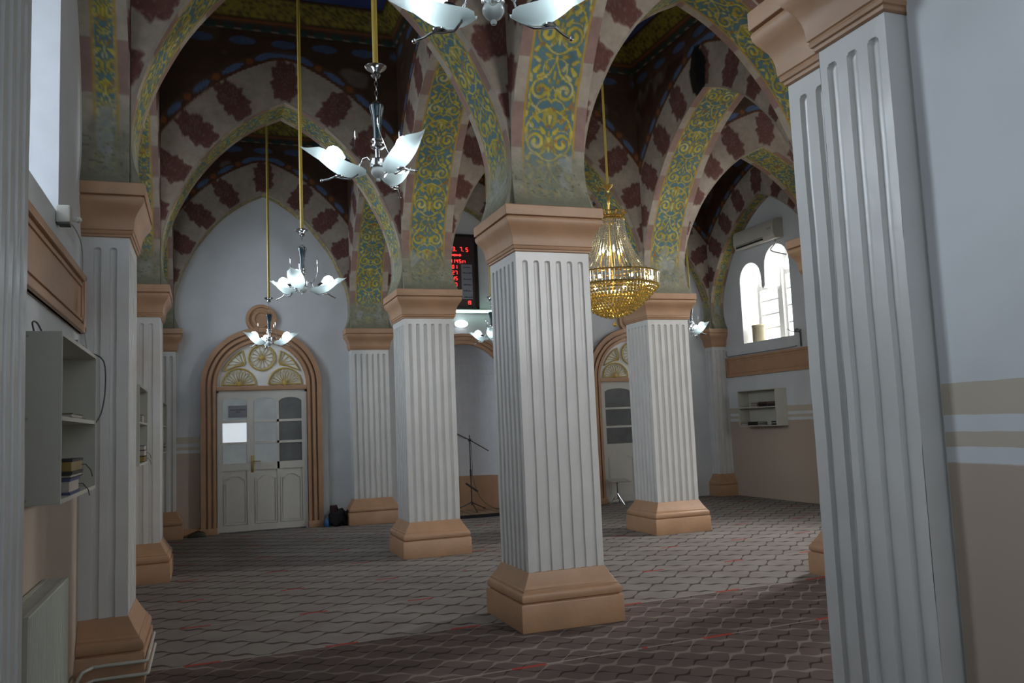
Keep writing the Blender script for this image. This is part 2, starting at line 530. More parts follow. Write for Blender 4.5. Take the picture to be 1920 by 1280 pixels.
# arabesque tile: half width .215 x period .86, value = -distance into stroke
TS = .004
TW, TP = .22, .86
def make_tile():
    nx, nt_ = int(TW/TS)+1, int(TP/TS)
    X, T = np.meshgrid(np.arange(nx)*TS, np.arange(nt_)*TS)
    D = np.full(X.shape, 1.0); K = np.zeros(X.shape)
    def disc(x, t, r, kind=0.0):
        nonlocal D, K
        for dt in (-TP, 0, TP):
            d = np.hypot(X-x, T-t-dt)-r
            m = d < D
            D = np.where(m, d, D); K = np.where(m, kind, K)
    def stroke(pts, w0, w1, kind=0.0, n=60):
        pts = np.array(pts); d = np.r_[0, np.cumsum(np.hypot(*np.diff(pts, axis=0).T))]
        for i, s in enumerate(np.linspace(0, d[-1], n)):
            f = i/(n-1)
            disc(np.interp(s, d, pts[:, 0]), np.interp(s, d, pts[:, 1]), w0+(w1-w0)*f, kind(f) if callable(kind) else kind)
    def spiral(cx, ct, r0, r1, a0, turns, w0, w1, kind=0.0):
        f = np.linspace(0, 1, 40)
        r = r0+(r1-r0)*f; a = a0+turns*2*PI*f
        stroke(np.c_[cx+r*np.cos(a), ct+r*np.sin(a)], w0, w1, kind, 70)
    spiral(.112, .17, .088, .020, -PI/2, 1.35, .007, .018, lambda f: .2+.8*f)
    spiral(.108, .59, .085, .018, PI/2, -1.3, .008, .018, lambda f: 1-.8*f)
    stroke([(.0, .02), (.05, .03), (.112, .082)], .007, .009, .9)
    stroke([(.112, .675), (.05, .72), (.012, .80), (.0, .86)], .008, .006, .9)
    stroke([(.2, .17), (.205, .28), (.17, .36), (.10, .41), (.03, .44), (0, .45)], .007, .009, .8)
    stroke([(.193, .60), (.20, .52), (.16, .46), (.09, .42)], .007, .012, .4)
    stroke([(.02, .30), (.05, .35), (.045, .40), (.0, .43)], .012, .022, .3)
    stroke([(.0, .33), (.0, .38)], .012, .020, 1.0)
    stroke([(.0, .50), (.035, .53), (.03, .58), (0, .62)], .009, .006, .6)
    stroke([(.155, .30), (.185, .345)], .020, .008, .1)
    stroke([(.05, .255), (.075, .29)], .020, .010, .7)
    stroke([(.175, .735), (.14, .78)], .022, .009, .9)
    stroke([(.07, .76), (.10, .81)], .016, .008, .2)
    stroke([(.195, .47), (.20, .43)], .014, .006, .5)
    stroke([(.19, .03), (.165, .075)], .018, .007, .6)
    stroke([(.06, .10), (.035, .14), (.03, .20)], .013, .008, .1)
    stroke([(.04, .67), (.03, .65)], .015, .010, .1)
    f = np.linspace(math.radians(50), math.radians(300), 30)
    stroke(np.c_[.112+.112*np.cos(f)*.9, .17+.105*np.sin(f)], .004, .006, 1.0)
    f = np.linspace(math.radians(-60), math.radians(150), 24)
    stroke(np.c_[.02+.085*np.cos(f), .76+.085*np.sin(f)], .005, .005, 1.0)
    f = np.linspace(math.radians(100), math.radians(-80), 24)
    stroke(np.c_[.03+.10*np.cos(f), .43+.09*np.sin(f)], .005, .006, 1.0)
    stroke([(.10, .34), (.125, .375)], .014, .022, .5); stroke([(.145, .385), (.16, .41)], .012, .006, .2)
    stroke([(.20, .22), (.205, .27)], .012, .016, .8); stroke([(.20, .66), (.205, .71)], .014, .010, .3)
    stroke([(.0, .10), (.0, .15), (.0, .20)], .010, .016, .9); stroke([(.0, .235), (.0, .265)], .014, .006, .2)
    stroke([(.03, .555), (.045, .60)], .014, .018, .6); stroke([(.14, .69), (.10, .72)], .018, .010, .7)
    stroke([(.15, .815), (.19, .84)], .016, .012, .6); stroke([(.06, .86), (.10, .87)], .016, .010, .4)
    stroke([(.21, .38), (.205, .41)], .012, .012, .9); stroke([(.0, .69), (.0, .74)], .014, .010, .5)
    return D, K
TILE_D, TILE_K = make_tile()
def tile_sample(x, t):
    i = np.clip(np.rint(np.abs(x)/TS).astype(int), 0, TILE_D.shape[1]-1)
    j = np.mod(np.rint(t/TS).astype(int), TILE_D.shape[0])
    return TILE_D[j, i], TILE_K[j, i]

_lat = rng.random((64, 64))
def vnoise(x, y, s=1.0):
    x = np.asarray(x)*s; y = np.asarray(y)*s
    xi, yi = np.floor(x).astype(int), np.floor(y).astype(int)
    fx, fy = x-xi, y-yi
    fx = fx*fx*(3-2*fx); fy = fy*fy*(3-2*fy)
    g = lambda a, b: _lat[np.mod(a, 64), np.mod(b, 64)]
    return (g(xi, yi)*(1-fx)+g(xi+1, yi)*fx)*(1-fy)+(g(xi, yi+1)*(1-fx)+g(xi+1, yi+1)*fx)*fy
def fbm(x, y, s=1.0):
    return .5*vnoise(x, y, s)+.3*vnoise(x+9, y+4, 2.1*s)+.2*vnoise(x+3, y+7, 4.3*s)

def paint_soffit(s, t, hw, seed, narrow=False):
    """s across (-hw..hw), t distance from springing"""
    C = np.broadcast_to(BEIGE, s.shape+(3,)).copy()
    bw = hw-.10 if not narrow else hw*.52
    blk = np.mod(np.floor((t-.15+seed*.1)/.36), 2)
    side = (np.abs(s) > bw)
    C = mix(C, PINK, (side & (blk > 0)).astype(float)*.85)
    joint = sst(np.abs(np.mod(t-.15+seed*.1, .36)-.18), .170, .178)*side
    C = mix(C, BEIGE*.6, joint*.5)
    C = mix(C, OCHRE, sst(-np.abs(np.abs(s)-bw+.004), -.014, -.008))
    inside = sst(-np.abs(s), -(bw-.012), -(bw-.020))
    scale = .215/(bw-.015) if not narrow else .15/(bw-.015)
    d, k = tile_sample(s*scale, (t+seed*.31)*min(scale, 1.3))
    d = d-.0005
    band = np.broadcast_to(TEAL, s.shape+(3,))*(.85+.3*fbm(s*8+seed, t*3)[..., None])
    shade = fbm(s*14+seed*3, t*14, 1.0)
    ink = mix(np.broadcast_to(OLIVE, s.shape+(3,)), YEL, np.clip(.25+k*.9, 0, 1))
    ink = mix(ink, CREAM, sst(shade, .60, .72)*.7)
    ink = mix(ink, RUST, sst(shade, .36, .28)*.75)
    band = mix(band, OLIVE*.8, sst(-d, -.010, .000)*.55)
    band = mix(band, ink, sst(-d, -.004, .006))
    C = mix(C, band, inside)
    n = fbm(s*5+seed*7, t*5)
    wear = sst(-t, -.62, -.30)+sst(n, .66, .80)*sst(-t, -1.1, -.5)
    wear = np.clip(wear, 0, 1)
    wc = np.broadcast_to(WORN, s.shape+(3,))*(.75+.5*fbm(s*9, t*9+seed, 1.5)[..., None])
    C = mix(C, wc, np.clip(wear*(.55+.6*n), 0, 1))
    pat = sst(n, .52, .60)*sst(-t, -.70, -.45)*sst(t, .10, .25)*inside
    C = mix(C, np.array([.34, .36, .36]), pat*.5)
    spk = sst(vnoise(s*60+seed, t*60), .80, .88)*sst(-t, -.55, -.25)
    C = mix(C, WORN*.3, spk*.6)
    C = mix(C, WORN*.72, sst(-t, -.16, -.02)*.8)
    return C

def seg_dist(px, pz, P):
    """distance of points to polyline P, and signed arclength from its start"""
    L = np.r_[0, np.cumsum(np.hypot(*np.diff(P, axis=0).T))]
    best = np.full(px.shape, 9.0); arc = np.zeros(px.shape)
    for i in range(len(P)-1):
        ax, az = P[i]; bx, bz = P[i+1]
        dx, dz = bx-ax, bz-az; l2 = dx*dx+dz*dz
        if l2 < 1e-12: continue
        f = np.clip(((px-ax)*dx+(pz-az)*dz)/l2, 0, 1)
        d = np.hypot(px-ax-f*dx, pz-az-f*dz)
        m = d < best
        best = np.where(m, d, best); arc = np.where(m, L[i]+f*math.sqrt(l2), arc)
    return best, arc, L[-1]

SOOT = {13: (.10, 5.96)}
def paint_face(u, z, a, seed, top=6.62):
    P, _ = resample(arch_profile(a), .06)
    d, arc, Lt = seg_dist(np.abs(u), z, P)
    t = Lt-arc                                        # distance from apex along the arch
    C = np.broadcast_to(BROWN, u.shape+(3,))*(.8+.5*fbm(u*2+seed, z*2)[..., None])
    fade = sst(fbm(u*2.3+seed*5, z*2.3+seed), .60, .72)*sst(z, 5.6, 6.2)
    C = mix(C, BEIGE*.55, fade*.6)
    C = mix(C, MAROON*.5, sst(fbm(u*1.4+seed*2, z*1.4), .52, .62)*.6)
    D = .55
    ring = sst(-d, -D, -(D-.012))
    bz = np.broadcast_to(BEIGE, u.shape+(3,))*(.82+.25*fbm(u*3+seed, z*3+2)[..., None])
    C = mix(C, bz, ring)
    # medallions: one at the apex, the rest at a steady pitch along the ring
    pitch = .52
    tt = t*np.sign(u+1e-9)
    # local frame
    kk = np.rint(tt/pitch)
    la = (tt-kk*pitch)*(1+d*.55)
    apex = kk == 0
    la = np.where(apex, u, la)
    ld = np.where(apex, z-(P[-1][1]+.27), d-.27)
    th = np.arctan2(ld, la*1.25)
    rr = np.hypot(la*1.22, ld*.84)
    lim = .190*(1+.10*np.sin(8*th+kk)+.06*np.sin(15*th+seed)+.18*(fbm(la*9+seed, ld*9+kk)-.5)) + .045*np.abs(np.sin(th))
    med = sst(lim-rr, -.012, .014)
    lace = np.sin(np.abs(la)*70+2.2*np.sin(ld*38))*np.sin(ld*52+2*np.sin(np.abs(la)*44))
    mc = mix(np.broadcast_to(MAROON, u.shape+(3,)), PINK*.62, sst(lace, .25, .65)*.75)
    C = mix(C, mc, med*.93*ring)
    # narrow band of blue ovals and orange dots
    bd = np.abs(d-(D+.065))
    band = sst(-bd, -.065, -.055)
    C = mix(C, BROWN*1.4, band)
    per = .34
    ph = np.mod(t+per*.5, per)-per*.5
    ov = sst(1-(ph/.105)**2-(bd/.040)**2, 0, .15)
    C = mix(C, OVAL, ov*.9)
    ph2 = np.mod(t, per)-per*.5
    dt = sst(1-(ph2/.045)**2-(bd/.042)**2, 0, .2)
    C = mix(C, ODOT, dt*.9)
    C = mix(C, ODOT*.5, sst(-np.abs(d-D), -.012, -.006))
    # band of ovals under the cornice
    zb = np.abs(z-(top-.16))
    C = mix(C, BROWN*1.3, sst(-zb, -.13, -.12)*.8)
    ph3 = np.mod(u+.25, .5)-.25
    C = mix(C, OVAL*.8, sst(1-(ph3/.16)**2-(zb/.055)**2, 0, .15)*.85*sst(fbm(u*2+seed, z), .25, .4))
    C = mix(C, BEIGE*.85, sst(-d, -.028, -.018))
    if seed in SOOT:
        su, sz_ = SOOT[seed]
        sd = np.hypot((u-su)/.19, (z-sz_)/.33)*(1+.5*(fbm(u*7, z*7)-.5))
        C = mix(C, np.array([.004, .004, .004]), sst(-sd, -1.05, -.92)*.97)
    n = fbm(u*4+seed*3, z*4)
    w_ = sst(-z, -4.05, -3.62)
    C = mix(C, WORN*.9*1.0, np.clip(w_*(.5+.8*n), 0, 1))
    return C

def build_arch(name, center, axis, a, hw, label, cat='arch', s0=None, s1=None, step=.010, fstep=.016, faces='both', seed=0, group=None, top=6.97, narrow=False):
    """axis 'x': the arch spans along x; its soffit is s0..s1 wide across"""
    cx, cy = center
    if s0 is None: s0, s1 = -hw, hw
    root = empty(name, (cx, cy, 3.369), label, cat, group)
    half, t = resample(arch_profile(a), step)
    U = np.r_[-half[:, 0], half[::-1][1:, 0]]; Z = np.r_[half[:, 1], half[::-1][1:, 1]]
    T = np.r_[t, t[::-1][1:]]
    ns = int((s1-s0)/step)+1
    S = np.linspace(s0, s1, ns+1)
    sm = S-(s0+s1)/2
    SS, TT = np.meshgrid(sm, T)
    Cc = paint_soffit(SS, TT, (s1-s0)/2, seed, narrow)
    UU = np.repeat(U[:, None], ns+1, 1); ZZ = np.repeat(Z[:, None], ns+1, 1); SG = np.repeat(S[None, :], len(U), 0)
    def place(u, s, z):
        z = z-3.369
        return np.stack([u, s, z], -1) if axis == 'x' else np.stack([s, u, z], -1)
    o = grid_obj('soffit_band', place(UU, SG, ZZ), Cc, MT['paint'], root, flip=(axis == 'x'))
    # wall faces above
    half, t = resample(arch_profile(a), fstep)
    Pu = np.r_[-half[:, 0], half[::-1][1:, 0]]; Pz = np.r_[half[:, 1], half[::-1][1:, 1]]
    aw = a+0.001
    Q = []
    for pu, pz in zip(Pu, Pz):
        if pz < 4.0:
            Q.append((math.copysign(aw, pu), pz)); continue
        k1 = aw/abs(pu) if abs(pu) > 1e-6 else 1e9
        k2 = (top-4.0)/max(pz-4.0, 1e-6)
        k = min(k1, k2)
        Q.append((pu*k, 4.0+(pz-4.0)*k))
    Q = np.array(Q)
    # pin corners
    for sx in (-1, 1):
        i = np.argmin(np.hypot(Q[:, 0]-sx*aw, Q[:, 1]-top)); Q[i] = (sx*aw, top)
    nv = int(1.6/fstep)
    f = np.linspace(0, 1, nv+1)**1.15
    GU = Pu[:, None]*(1-f)+Q[:, 0][:, None]*f
    GZ = Pz[:, None]*(1-f)+Q[:, 1][:, None]*f
    Fc = paint_face(GU, GZ, a, seed)
    if faces in ('both', 'neg'):
        grid_obj('arch_face', place(GU, np.full(GU.shape, s0), GZ), Fc, MT['paint'], root, flip=(axis == 'y'))
    if faces in ('both', 'pos'):
        grid_obj('arch_face', place(GU, np.full(GU.shape, s1), GZ), Fc, MT['paint'], root, flip=(axis == 'x'))
    return root

# ------------------------------------------------------------------ fluted columns
HB, HT = 0.432, 3.008
BASE_PROF = [(.108, 0), (.111, .02), (.111, .205), (.106, .212), (.084, .215), (.084, .221), (.099, .226), (.104, .245), (.102, .27), (.092, .288), (.080, .296),
             (.078, .312), (.070, .316), (.066, .325), (.052, .345), (.036, .372), (.020, .402), (.008, .425), (.004, .434)]
CAP_PROF = [(.004, 3.000), (.012, 3.006), (.014, 3.020), (.022, 3.024), (.026, 3.036), (.022, 3.046), (.030, 3.052), (.032, 3.074), (.034, 3.10),
            (.040, 3.13), (.052, 3.16), (.070, 3.19), (.088, 3.215), (.098, 3.238), (.101, 3.258), (.096, 3.271), (.082, 3.274), (.082, 3.279), (.104, 3.283), (.106, 3.290), (.106, 3.364), (.100, 3.370)]

def ring_loft(prof, x0, x1, y0, y1, sides):
    """square mouldings; sides = which of (-x,+x,-y,+y) step out"""
    mb = MB(); vs = []
    for e, z in prof:
        a, b, c, d = [e*s for s in sides]
        vs += [(x0-a, y0-c, z), (x1+b, y0-c, z), (x1+b, y1+d, z), (x0-a, y1+d, z)]
    fs = []
    for i in range(len(prof)-1):
        for k in range(4):
            k2 = (k+1) % 4
            fs.append((4*i+k, 4*i+k2, 4*i+4+k2, 4*i+4+k))
    fs.append((3, 2, 1, 0)); n = 4*(len(prof)-1)
    fs.append((n, n+1, n+2, n+3))
    mb.add(vs, fs)
    return mb

def soften(o, wd=.006):
    m = o.modifiers.new('bevel', 'BEVEL'); m.width = wd; m.segments = 2; m.limit_method = 'ANGLE'; m.angle_limit = math.radians(50)
    return o

OFFS = [0, 0]
def fluted_face(mb, p0, p1, nrm, nfl, zb=HB-.005, zt=HT+.002, pitch=.099, r=.024, depth=.019, seed=0):
    """vertical face from p0 to p1 carrying nfl flutes with rounded tops"""
    p0 = Vector((*p0, 0)); p1 = Vector((*p1, 0)); nrm = Vector((*nrm, 0))
    Wd = (p1-p0).length; dr = (p1-p0)/Wd
    cs = [Wd/2+(i-(nfl-1)/2)*pitch for i in range(nfl)]
    us = [0]
    for c in cs:
        us += [c-r*1.12] + [c-r*math.cos(PI*k/8) for k in range(9)] + [c+r*1.12]
    us += [Wd]
    us = sorted(set(round(x, 5) for x in us if 0 <= x <= Wd))
    ztop = zt-.105
    zs = [zb] + [zb+(ztop-zb)*k/40 for k in range(1, 41)] + [ztop+r*math.sin(PI/2*k/6) for k in range(1, 7)] + [ztop+r*1.15, zt]
    rr = random.Random(seed)
    vs = []
    jit = {}
    for j, z in enumerate(zs):
        for i, u in enumerate(us):
            d = 0
            for c in cs:
                q = ((u-c)/r)**2 + (max(0, z-ztop)/r)**2
                if q < 1: d = depth*min(1, 1.25*math.sqrt(1-q))
            p = p0+dr*u-nrm*d
            q3 = Vector((p.x+seed*0.0, p.y, z))
            k_ = min(1, (z-zb)/.15, (zt-z)/.15)
            wv = mnoise.noise_vector(q3*2.3+Vector((OFFS[0], OFFS[1], 0)))*.003+mnoise.noise_vector(q3*11+Vector((OFFS[0], 0, OFFS[1])))*.0014
            vs.append((p.x+wv.x*k_, p.y+wv.y*k_, z))
    n = len(us); fs = []
    for j in range(len(zs)-1):
        for i in range(n-1):
            fs.append((j*n+i, j*n+i+1, (j+1)*n+i+1, (j+1)*n+i))
    mb.add(vs, fs)

def column_parts(root, x0, x1, y0, y1, sides, seed=0):
    OFFS[0] += 3.7; OFFS[1] += 1.9
    """sides (-x,+x,-y,+y): 1 where the face is free"""
    o = ring_loft(BASE_PROF, x0, x1, y0, y1, sides).build('base', MT['peach'], root, smooth=40); soften(o)
    o = ring_loft(CAP_PROF, x0, x1, y0, y1, sides).build('capital', MT['peach'], root, smooth=40); soften(o)
    mb = MB()
    def nf(w): return max(1, int(round((w-.06)/.099)))
    if sides[2]: fluted_face(mb, (x0, y0), (x1, y0), (0, -1), nf(x1-x0), seed=seed)
    if sides[3]: fluted_face(mb, (x1, y1), (x0, y1), (0, 1), nf(x1-x0), seed=seed+1)
    if sides[0]: fluted_face(mb, (x0, y1), (x0, y0), (-1, 0), nf(y1-y0), seed=seed+2)
    if sides[1]: fluted_face(mb, (x1, y0), (x1, y1), (1, 0), nf(y1-y0), seed=seed+3)
    mb.build('fluted_shaft', MT['white'], root, smooth=35)

def column(name, x, y, label, group, cat='column', box=None, sides=(1, 1, 1, 1), hw=.327):
    root = empty(name, (x, y, 0), label, cat, group)
    b = box or (-hw, hw, -hw, hw)
    column_parts(root, *b, sides, seed=int(abs(x*10+y*7)))
    return root

X0, X1, X2, X3 = -3.52, 0.0, 3.52, 7.355         # grid axes
XL, XR = -3.50, 7.33                              # faces of the side walls
YR = [-4.14, 0.0, 4.14, 8.317]
YB = 8.25
ZC = 6.97                                         # ceiling
G = 'fluted square columns carrying the arches'
column('fluted_column', X1, 0, 'white fluted square column nearest the camera, in the middle, with chipped peach base', G)
column('fluted_column', X1, YR[2], 'white fluted square column just left of the nearest one, in front of the wall niche', G)
column('fluted_column', X2, YR[2], 'white fluted square column behind the gold crystal chandelier, before the right door', G)
column('fluted_column', X2-.13, .0, 'white fluted square column mostly hidden behind the big right pier', G)
GP = 'fluted half pillars along the left wall'
for y, lb in ((YR[0], 'white fluted wall pillar cut by the left edge of the picture'),
              (YR[1], 'white fluted wall pillar beside the near left bookshelf, white pipe round its base'),
              (YR[2], 'white fluted wall pillar, middle one of the left wall, second shelf beside it')):
    column('wall_pillar', XL, y, lb, GP, 'pillar', box=(0.0, .302, -.327, .327), sides=(0, 1, 1, 1))
GB = 'fluted half pillars along the back wall'
column('wall_pillar', XL, YB, 'white fluted pillar in the far left corner, left of the left door', GB, 'pillar', box=(0, .330, -.26, 0), sides=(0, 1, 1, 0))
column('wall_pillar', X1, YB, 'white fluted back wall pillar right of the left door, dark bag beside it', GB, 'pillar', box=(-.327, .327, -.26, 0), sides=(1, 1, 1, 0))
column('wall_pillar', X2, YB, 'white fluted back wall pillar hidden behind the gold chandelier column', GB, 'pillar', box=(-.327, .327, -.26, 0), sides=(1, 1, 1, 0))
column('wall_pillar', XR, YB, 'white fluted pillar in the far right corner between right door and window', GB, 'pillar', box=(-.33, 0, -.26, 0), sides=(1, 0, 1, 0))
GR = 'fluted half pillars along the right wall'
column('wall_pillar', XR, YR[2], 'fluted pillar on the right wall right of the twin window, only its edge seen', GR, 'pillar', box=(-.302, 0, -.327, .327), sides=(1, 0, 1, 1))
column('wall_pillar', XR, 0, 'white fluted pillar on the right wall, hidden behind the big right pier', GR, 'pillar', box=(-.302, 0, -.327, .327), sides=(1, 0, 1, 1))
# the big stepped pier at the right, end of a wall
r0 = empty('stepped_pier', (X1, YR[0], 0), 'large stepped fluted pier filling the right foreground, peach capital above', 'pier')
column_parts(r0, -.332, .327, -.30, .374, (1, 1, 0, 1), seed=3)
r0b = []
o = ring_loft(BASE_PROF, -.434, -.327, -.28, .06, (1, 0, 1, 1)).build('base', MT['peach'], r0, smooth=40); soften(o)
o = ring_loft(CAP_PROF, -.434, -.327, -.28, .06, (1, 0, 1, 1)).build('capital', MT['peach'], r0, smooth=40); soften(o)
mb = MB()
fluted_face(mb, (-.434, .058), (-.434, -.28), (-1, 0), 3, pitch=.105, r=.027, seed=9)
mb.add([(-.434, -.28, HB), (-.327, -.28, HB), (-.327, -.28, HT), (-.434, -.28, HT)], [(0, 1, 2, 3)])
mb.add([(-.434, .06, HB), (-.327, .06, HB), (-.327, .06, HT), (-.434, .06, HT)], [(3, 2, 1, 0)])
mb.build('fluted_shaft', MT['white'], r0, smooth=35)

# ------------------------------------------------------------------ arches
A1, A2, A3 = X2/2-.327-0, X2/2-.327, (X3-X2)/2-.327
AY = YR[2]/2-.327
seed = 1
def XA(i, j, label, **k):
    """arch along x in bay i at row j"""
    xs = [X0, X1, X2, X3]
    cx = (xs[i]+xs[i+1])/2; a = (xs[i+1]-xs[i])/2-.327
    return build_arch('painted_arch', (cx, YR[j]), 'x', a, .33, label, seed=i*3+j+1, **k)
def YA(i, j, label, **k):
    xs = [X0, X1, X2, X3]
    cy = (YR[j]+YR[j+1])/2; a = (YR[j+1]-YR[j])/2-.327
    return build_arch('painted_arch', (xs[i], cy), 'y', a, .33, label, seed=i*5+j+2, **k)
GA = 'painted pointed arches between the columns'
GX = 'painted wall arches around the sides of the hall'
CO = dict(step=.03, fstep=.05)
XA(0, 0, 'pointed arch overhead between left edge pillar and stepped pier', group=GA, **CO)
XA(0, 1, 'painted arch from the near left wall pillar to the nearest column', group=GA)
XA(1, 1, 'painted arch from the nearest column rightwards, its crown at the top edge', group=GA)
XA(2, 1, 'painted arch from the hidden right column to the right wall', group=GA, **CO)
XA(0, 2, 'painted arch behind the leaf lamps, from left wall to second column', group=GA)
XA(1, 2, 'painted arch behind the gold chandelier between the second and third columns', group=GA)
XA(2, 2, 'painted arch right of the gold chandelier column, reaching the right wall', group=GA)
YA(1, 0, 'painted arch springing from the nearest column towards the camera', group=GA)
YA(1, 1, 'painted arch from the nearest column back to the second column', group=GA)
YA(1, 2, 'painted arch from the second column back to the back wall', group=GA)
YA(2, 0, 'arch from the hidden right column towards the front wall', group=GA, **CO)
YA(2, 1, 'painted arch with bright scroll band rising over the gold chandelier column', group=GA)
YA(2, 2, 'painted arch from the gold chandelier column back to the back wall', group=GA)
# blind arches on the side and back walls
for j, lb in enumerate(('painted arch band on the left wall over the near bookshelf', 'painted arch band on the left wall in the middle bay', 'painted arch band on the left wall in the last bay')):
    cy = (YR[j]+YR[j+1])/2; a = (YR[j+1]-YR[j])/2-.327
    build_arch('wall_arch', (XL, cy), 'y', a, .15, lb, s0=0.0, s1=.302, faces='pos', narrow=True, seed=20+j, group=GX, step=.013)
for j, lb in enumerate(('wall arch on the right wall nearest the camera', 'wall arch on the right wall behind the big pier', 'painted wall arch around the twin window and air conditioner')):
    cy = (YR[j]+YR[j+1])/2; a = (YR[j+1]-YR[j])/2-.327
    build_arch('wall_arch', (XR, cy), 'y', a, .15, lb, s0=-.302, s1=0, faces='neg', narrow=True, seed=30+j, group=GX, **(CO if j < 2 else {}))
for i, lb in enumerate(('painted arch on the back wall round the left door', 'painted arch on the back wall round the niche and clock', 'painted arch on the back wall round the right door')):
    xs = [X0, X1, X2, X3]
    cx = (xs[i]+xs[i+1])/2; a = (xs[i+1]-xs[i])/2-.327
    build_arch('wall_arch', (cx, YB), 'x', a, .13, lb, s0=-.26, s1=0, faces='neg', narrow=True, seed=40+i, group=GX)

# ------------------------------------------------------------------ ceiling and cornices
xs = [X0, X1, X2, X3]
def paint_cornice(u, v, seed):
    """u along, v 0..1 over the profile"""
    C = np.broadcast_to(BROWN*1.2, u.shape+(3,)).copy()
    C = mix(C, BEIGE*.55, sst(-np.abs(v-.06), -.06, -.05))
    sc = np.abs(np.mod(u, .22)-.11)
    C = mix(C, np.array([.03, .06, .05]), sst(-np.hypot(sc/.09, (v-.13)/.12), -1, -.85))
    C = mix(C, ODOT*.9, sst(-np.abs(v-.30), -.05, -.04)*.8)
    g = sst(-np.abs(v-.65), -.28, -.26)
    pat = np.sin(u*38+3*np.sin(v*14))*np.sin(v*30+2*np.sin(u*20))
    gc = mix(np.broadcast_to(OLIVE*.9, u.shape+(3,)), YEL*.55, sst(pat, -.1, .4))
    gc = mix(gc, BROWN, sst(-pat, .3, .7)*.7)
    C = mix(C, gc, g)
    C = mix(C, BEIGE*.4, sst(-np.abs(v-.97), -.03, -.02))
    return C
CP = np.array([(.0, 6.59), (.04, 6.59), (.04, 6.65), (.07, 6.69), (.08, 6.75), (.11, 6.79), (.20, 6.93), (.22, 6.95), (.22, 6.975)])
cp, ct = resample(CP, .03)
cv = ct/ct[-1]
for i in range(3):
    for j in range(3):
        x0, x1 = xs[i]+(.33 if i else .32), xs[i+1]-(.33 if i < 2 else .327)
        y0, y1 = YR[j]+.33, YR[j+1]-.33
        for k in range(4):
            A, B = [((x0, y0), (x1, y0)), ((x1, y0), (x1, y1)), ((x1, y1), (x0, y1)), ((x0, y1), (x0, y0))][k]
            A = Vector(A); B = Vector(B); d = (B-A).normalized(); nn = Vector((-d.y, d.x)); Ln = (B-A).length
            m = int(Ln/.03); us = np.linspace(0, 1, m+1)
            off = cp[:, 0]
            al = us[:, None]*(Ln-2*off[None, :])+off[None, :]
            V = np.stack([A.x+d.x*al+nn.x*off[None, :], A.y+d.y*al+nn.y*off[None, :], np.repeat(cp[:, 1][None, :], m+1, 0)], -1)
            cc = paint_cornice(al, np.repeat(cv[None, :], m+1, 0), k)
            o = grid_obj('trim_%d' % (i*12+j*4+k+1), V, cc, MT['paint'], None)
            tag(o, kind='structure')
mb = MB()
mb.box((XL-.6, -9.6, ZC), (XR+.7, YB+.5, ZC+.15))
tag(mb.build('ceiling', MT['ceil']), kind='structure')

# ------------------------------------------------------------------ floor
mb = MB()
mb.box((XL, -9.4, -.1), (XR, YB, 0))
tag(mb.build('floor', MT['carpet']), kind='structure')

# ------------------------------------------------------------------ walls with window openings
def arch_outline(c, hw, z0, zs, rise, n=16):
    """closed outline of an arched opening, anticlockwise from bottom left (a, z)"""
    pts = [(c-hw, z0), (c-hw, zs)]
    for k in range(1, n):
        t = PI-PI*k/n
        pts.append((c+hw*math.cos(t), zs+rise*math.sin(t)))
    pts += [(c+hw, zs), (c+hw, z0)]
    return pts

def wall_panel(mb, a0, a1, z0, z1, place, hole=None, n=10):
    """flat wall piece with an optional hole; place(a,z)->point"""
    if hole is None:
        mb.add([place(a0, z0), place(a1, z0), place(a1, z1), place(a0, z1)], [(0, 1, 2, 3)])
        return
    bm = bmesh.new()
    out = [bm.verts.new((a0, z0, 0)), bm.verts.new((a1, z0, 0)), bm.verts.new((a1, z1, 0)), bm.verts.new((a0, z1, 0))]
    es = [bm.edges.new((out[i], out[(i+1) % 4])) for i in range(4)]
    hv = [bm.verts.new((p[0], p[1], 0)) for p in hole]
    es += [bm.edges.new((hv[i], hv[(i+1) % len(hv)])) for i in range(len(hv))]
    r = bmesh.ops.triangle_fill(bm, edges=es, use_beauty=True, use_dissolve=False)
    bm.verts.index_update()
    mb.add([place(v.co.x, v.co.y) for v in bm.verts], [[v.index for v in f.verts] for f in bm.faces])
    bm.free()

def reveal(mb, hole, p_in, p_out):
    n = len(hole)
    vs = [p_in(a, z) for a, z in hole]+[p_out(a, z) for a, z in hole]
    mb.add(vs, [(i, (i+1) % n, n+(i+1) % n, n+i) for i in range(n)])

def window_unit(name, a, hw, z0, zs, rise, xf, sgn, rows=3, cols=2, axis='x'):
    """wooden frame with glazing bars standing in an opening of a side wall (plane at xf)"""
    P = (lambda d, aa, z: (xf+d, aa, z)) if axis == 'x' else (lambda d, aa, z: (aa, xf+d, z))
    pl = 'yz' if axis == 'x' else 'xz'
    root = empty(name, (0, 0, 0), kind='structure', label=None, cat=None)
    mb = MB()
    outer = arch_outline(a, hw, z0, zs, rise); inner = arch_outline(a, hw-.06, z0+.06, zs, rise-.06)
    mb.band(inner, outer, xf-.03, xf+.03, plane=pl, closed=True)
    mb.box(P(-.03, a-hw+.05, zs-.05), P(.03, a+hw-.05, zs+.04))
    for c in range(1, cols):
        x = a-hw+2*hw*c/cols
        mb.box(P(-.028, x-.03, z0+.04), P(.028, x+.03, zs))
    for r in range(1, rows):
        z = z0+(zs-z0)*r/rows
        mb.box(P(-.02, a-hw+.05, z-.014), P(.02, a+hw-.05, z+.014))
    mb.build('window_frame', MT['reveal'], root)
    g = MB(); ol = arch_outline(a, hw-.05, z0+.05, zs, rise-.05)
    g.prism(ol, xf-.003, xf+.003, plane=pl)
    g.build('pane', MT['glass'], root)
    return root

XO = .55   # wall thickness
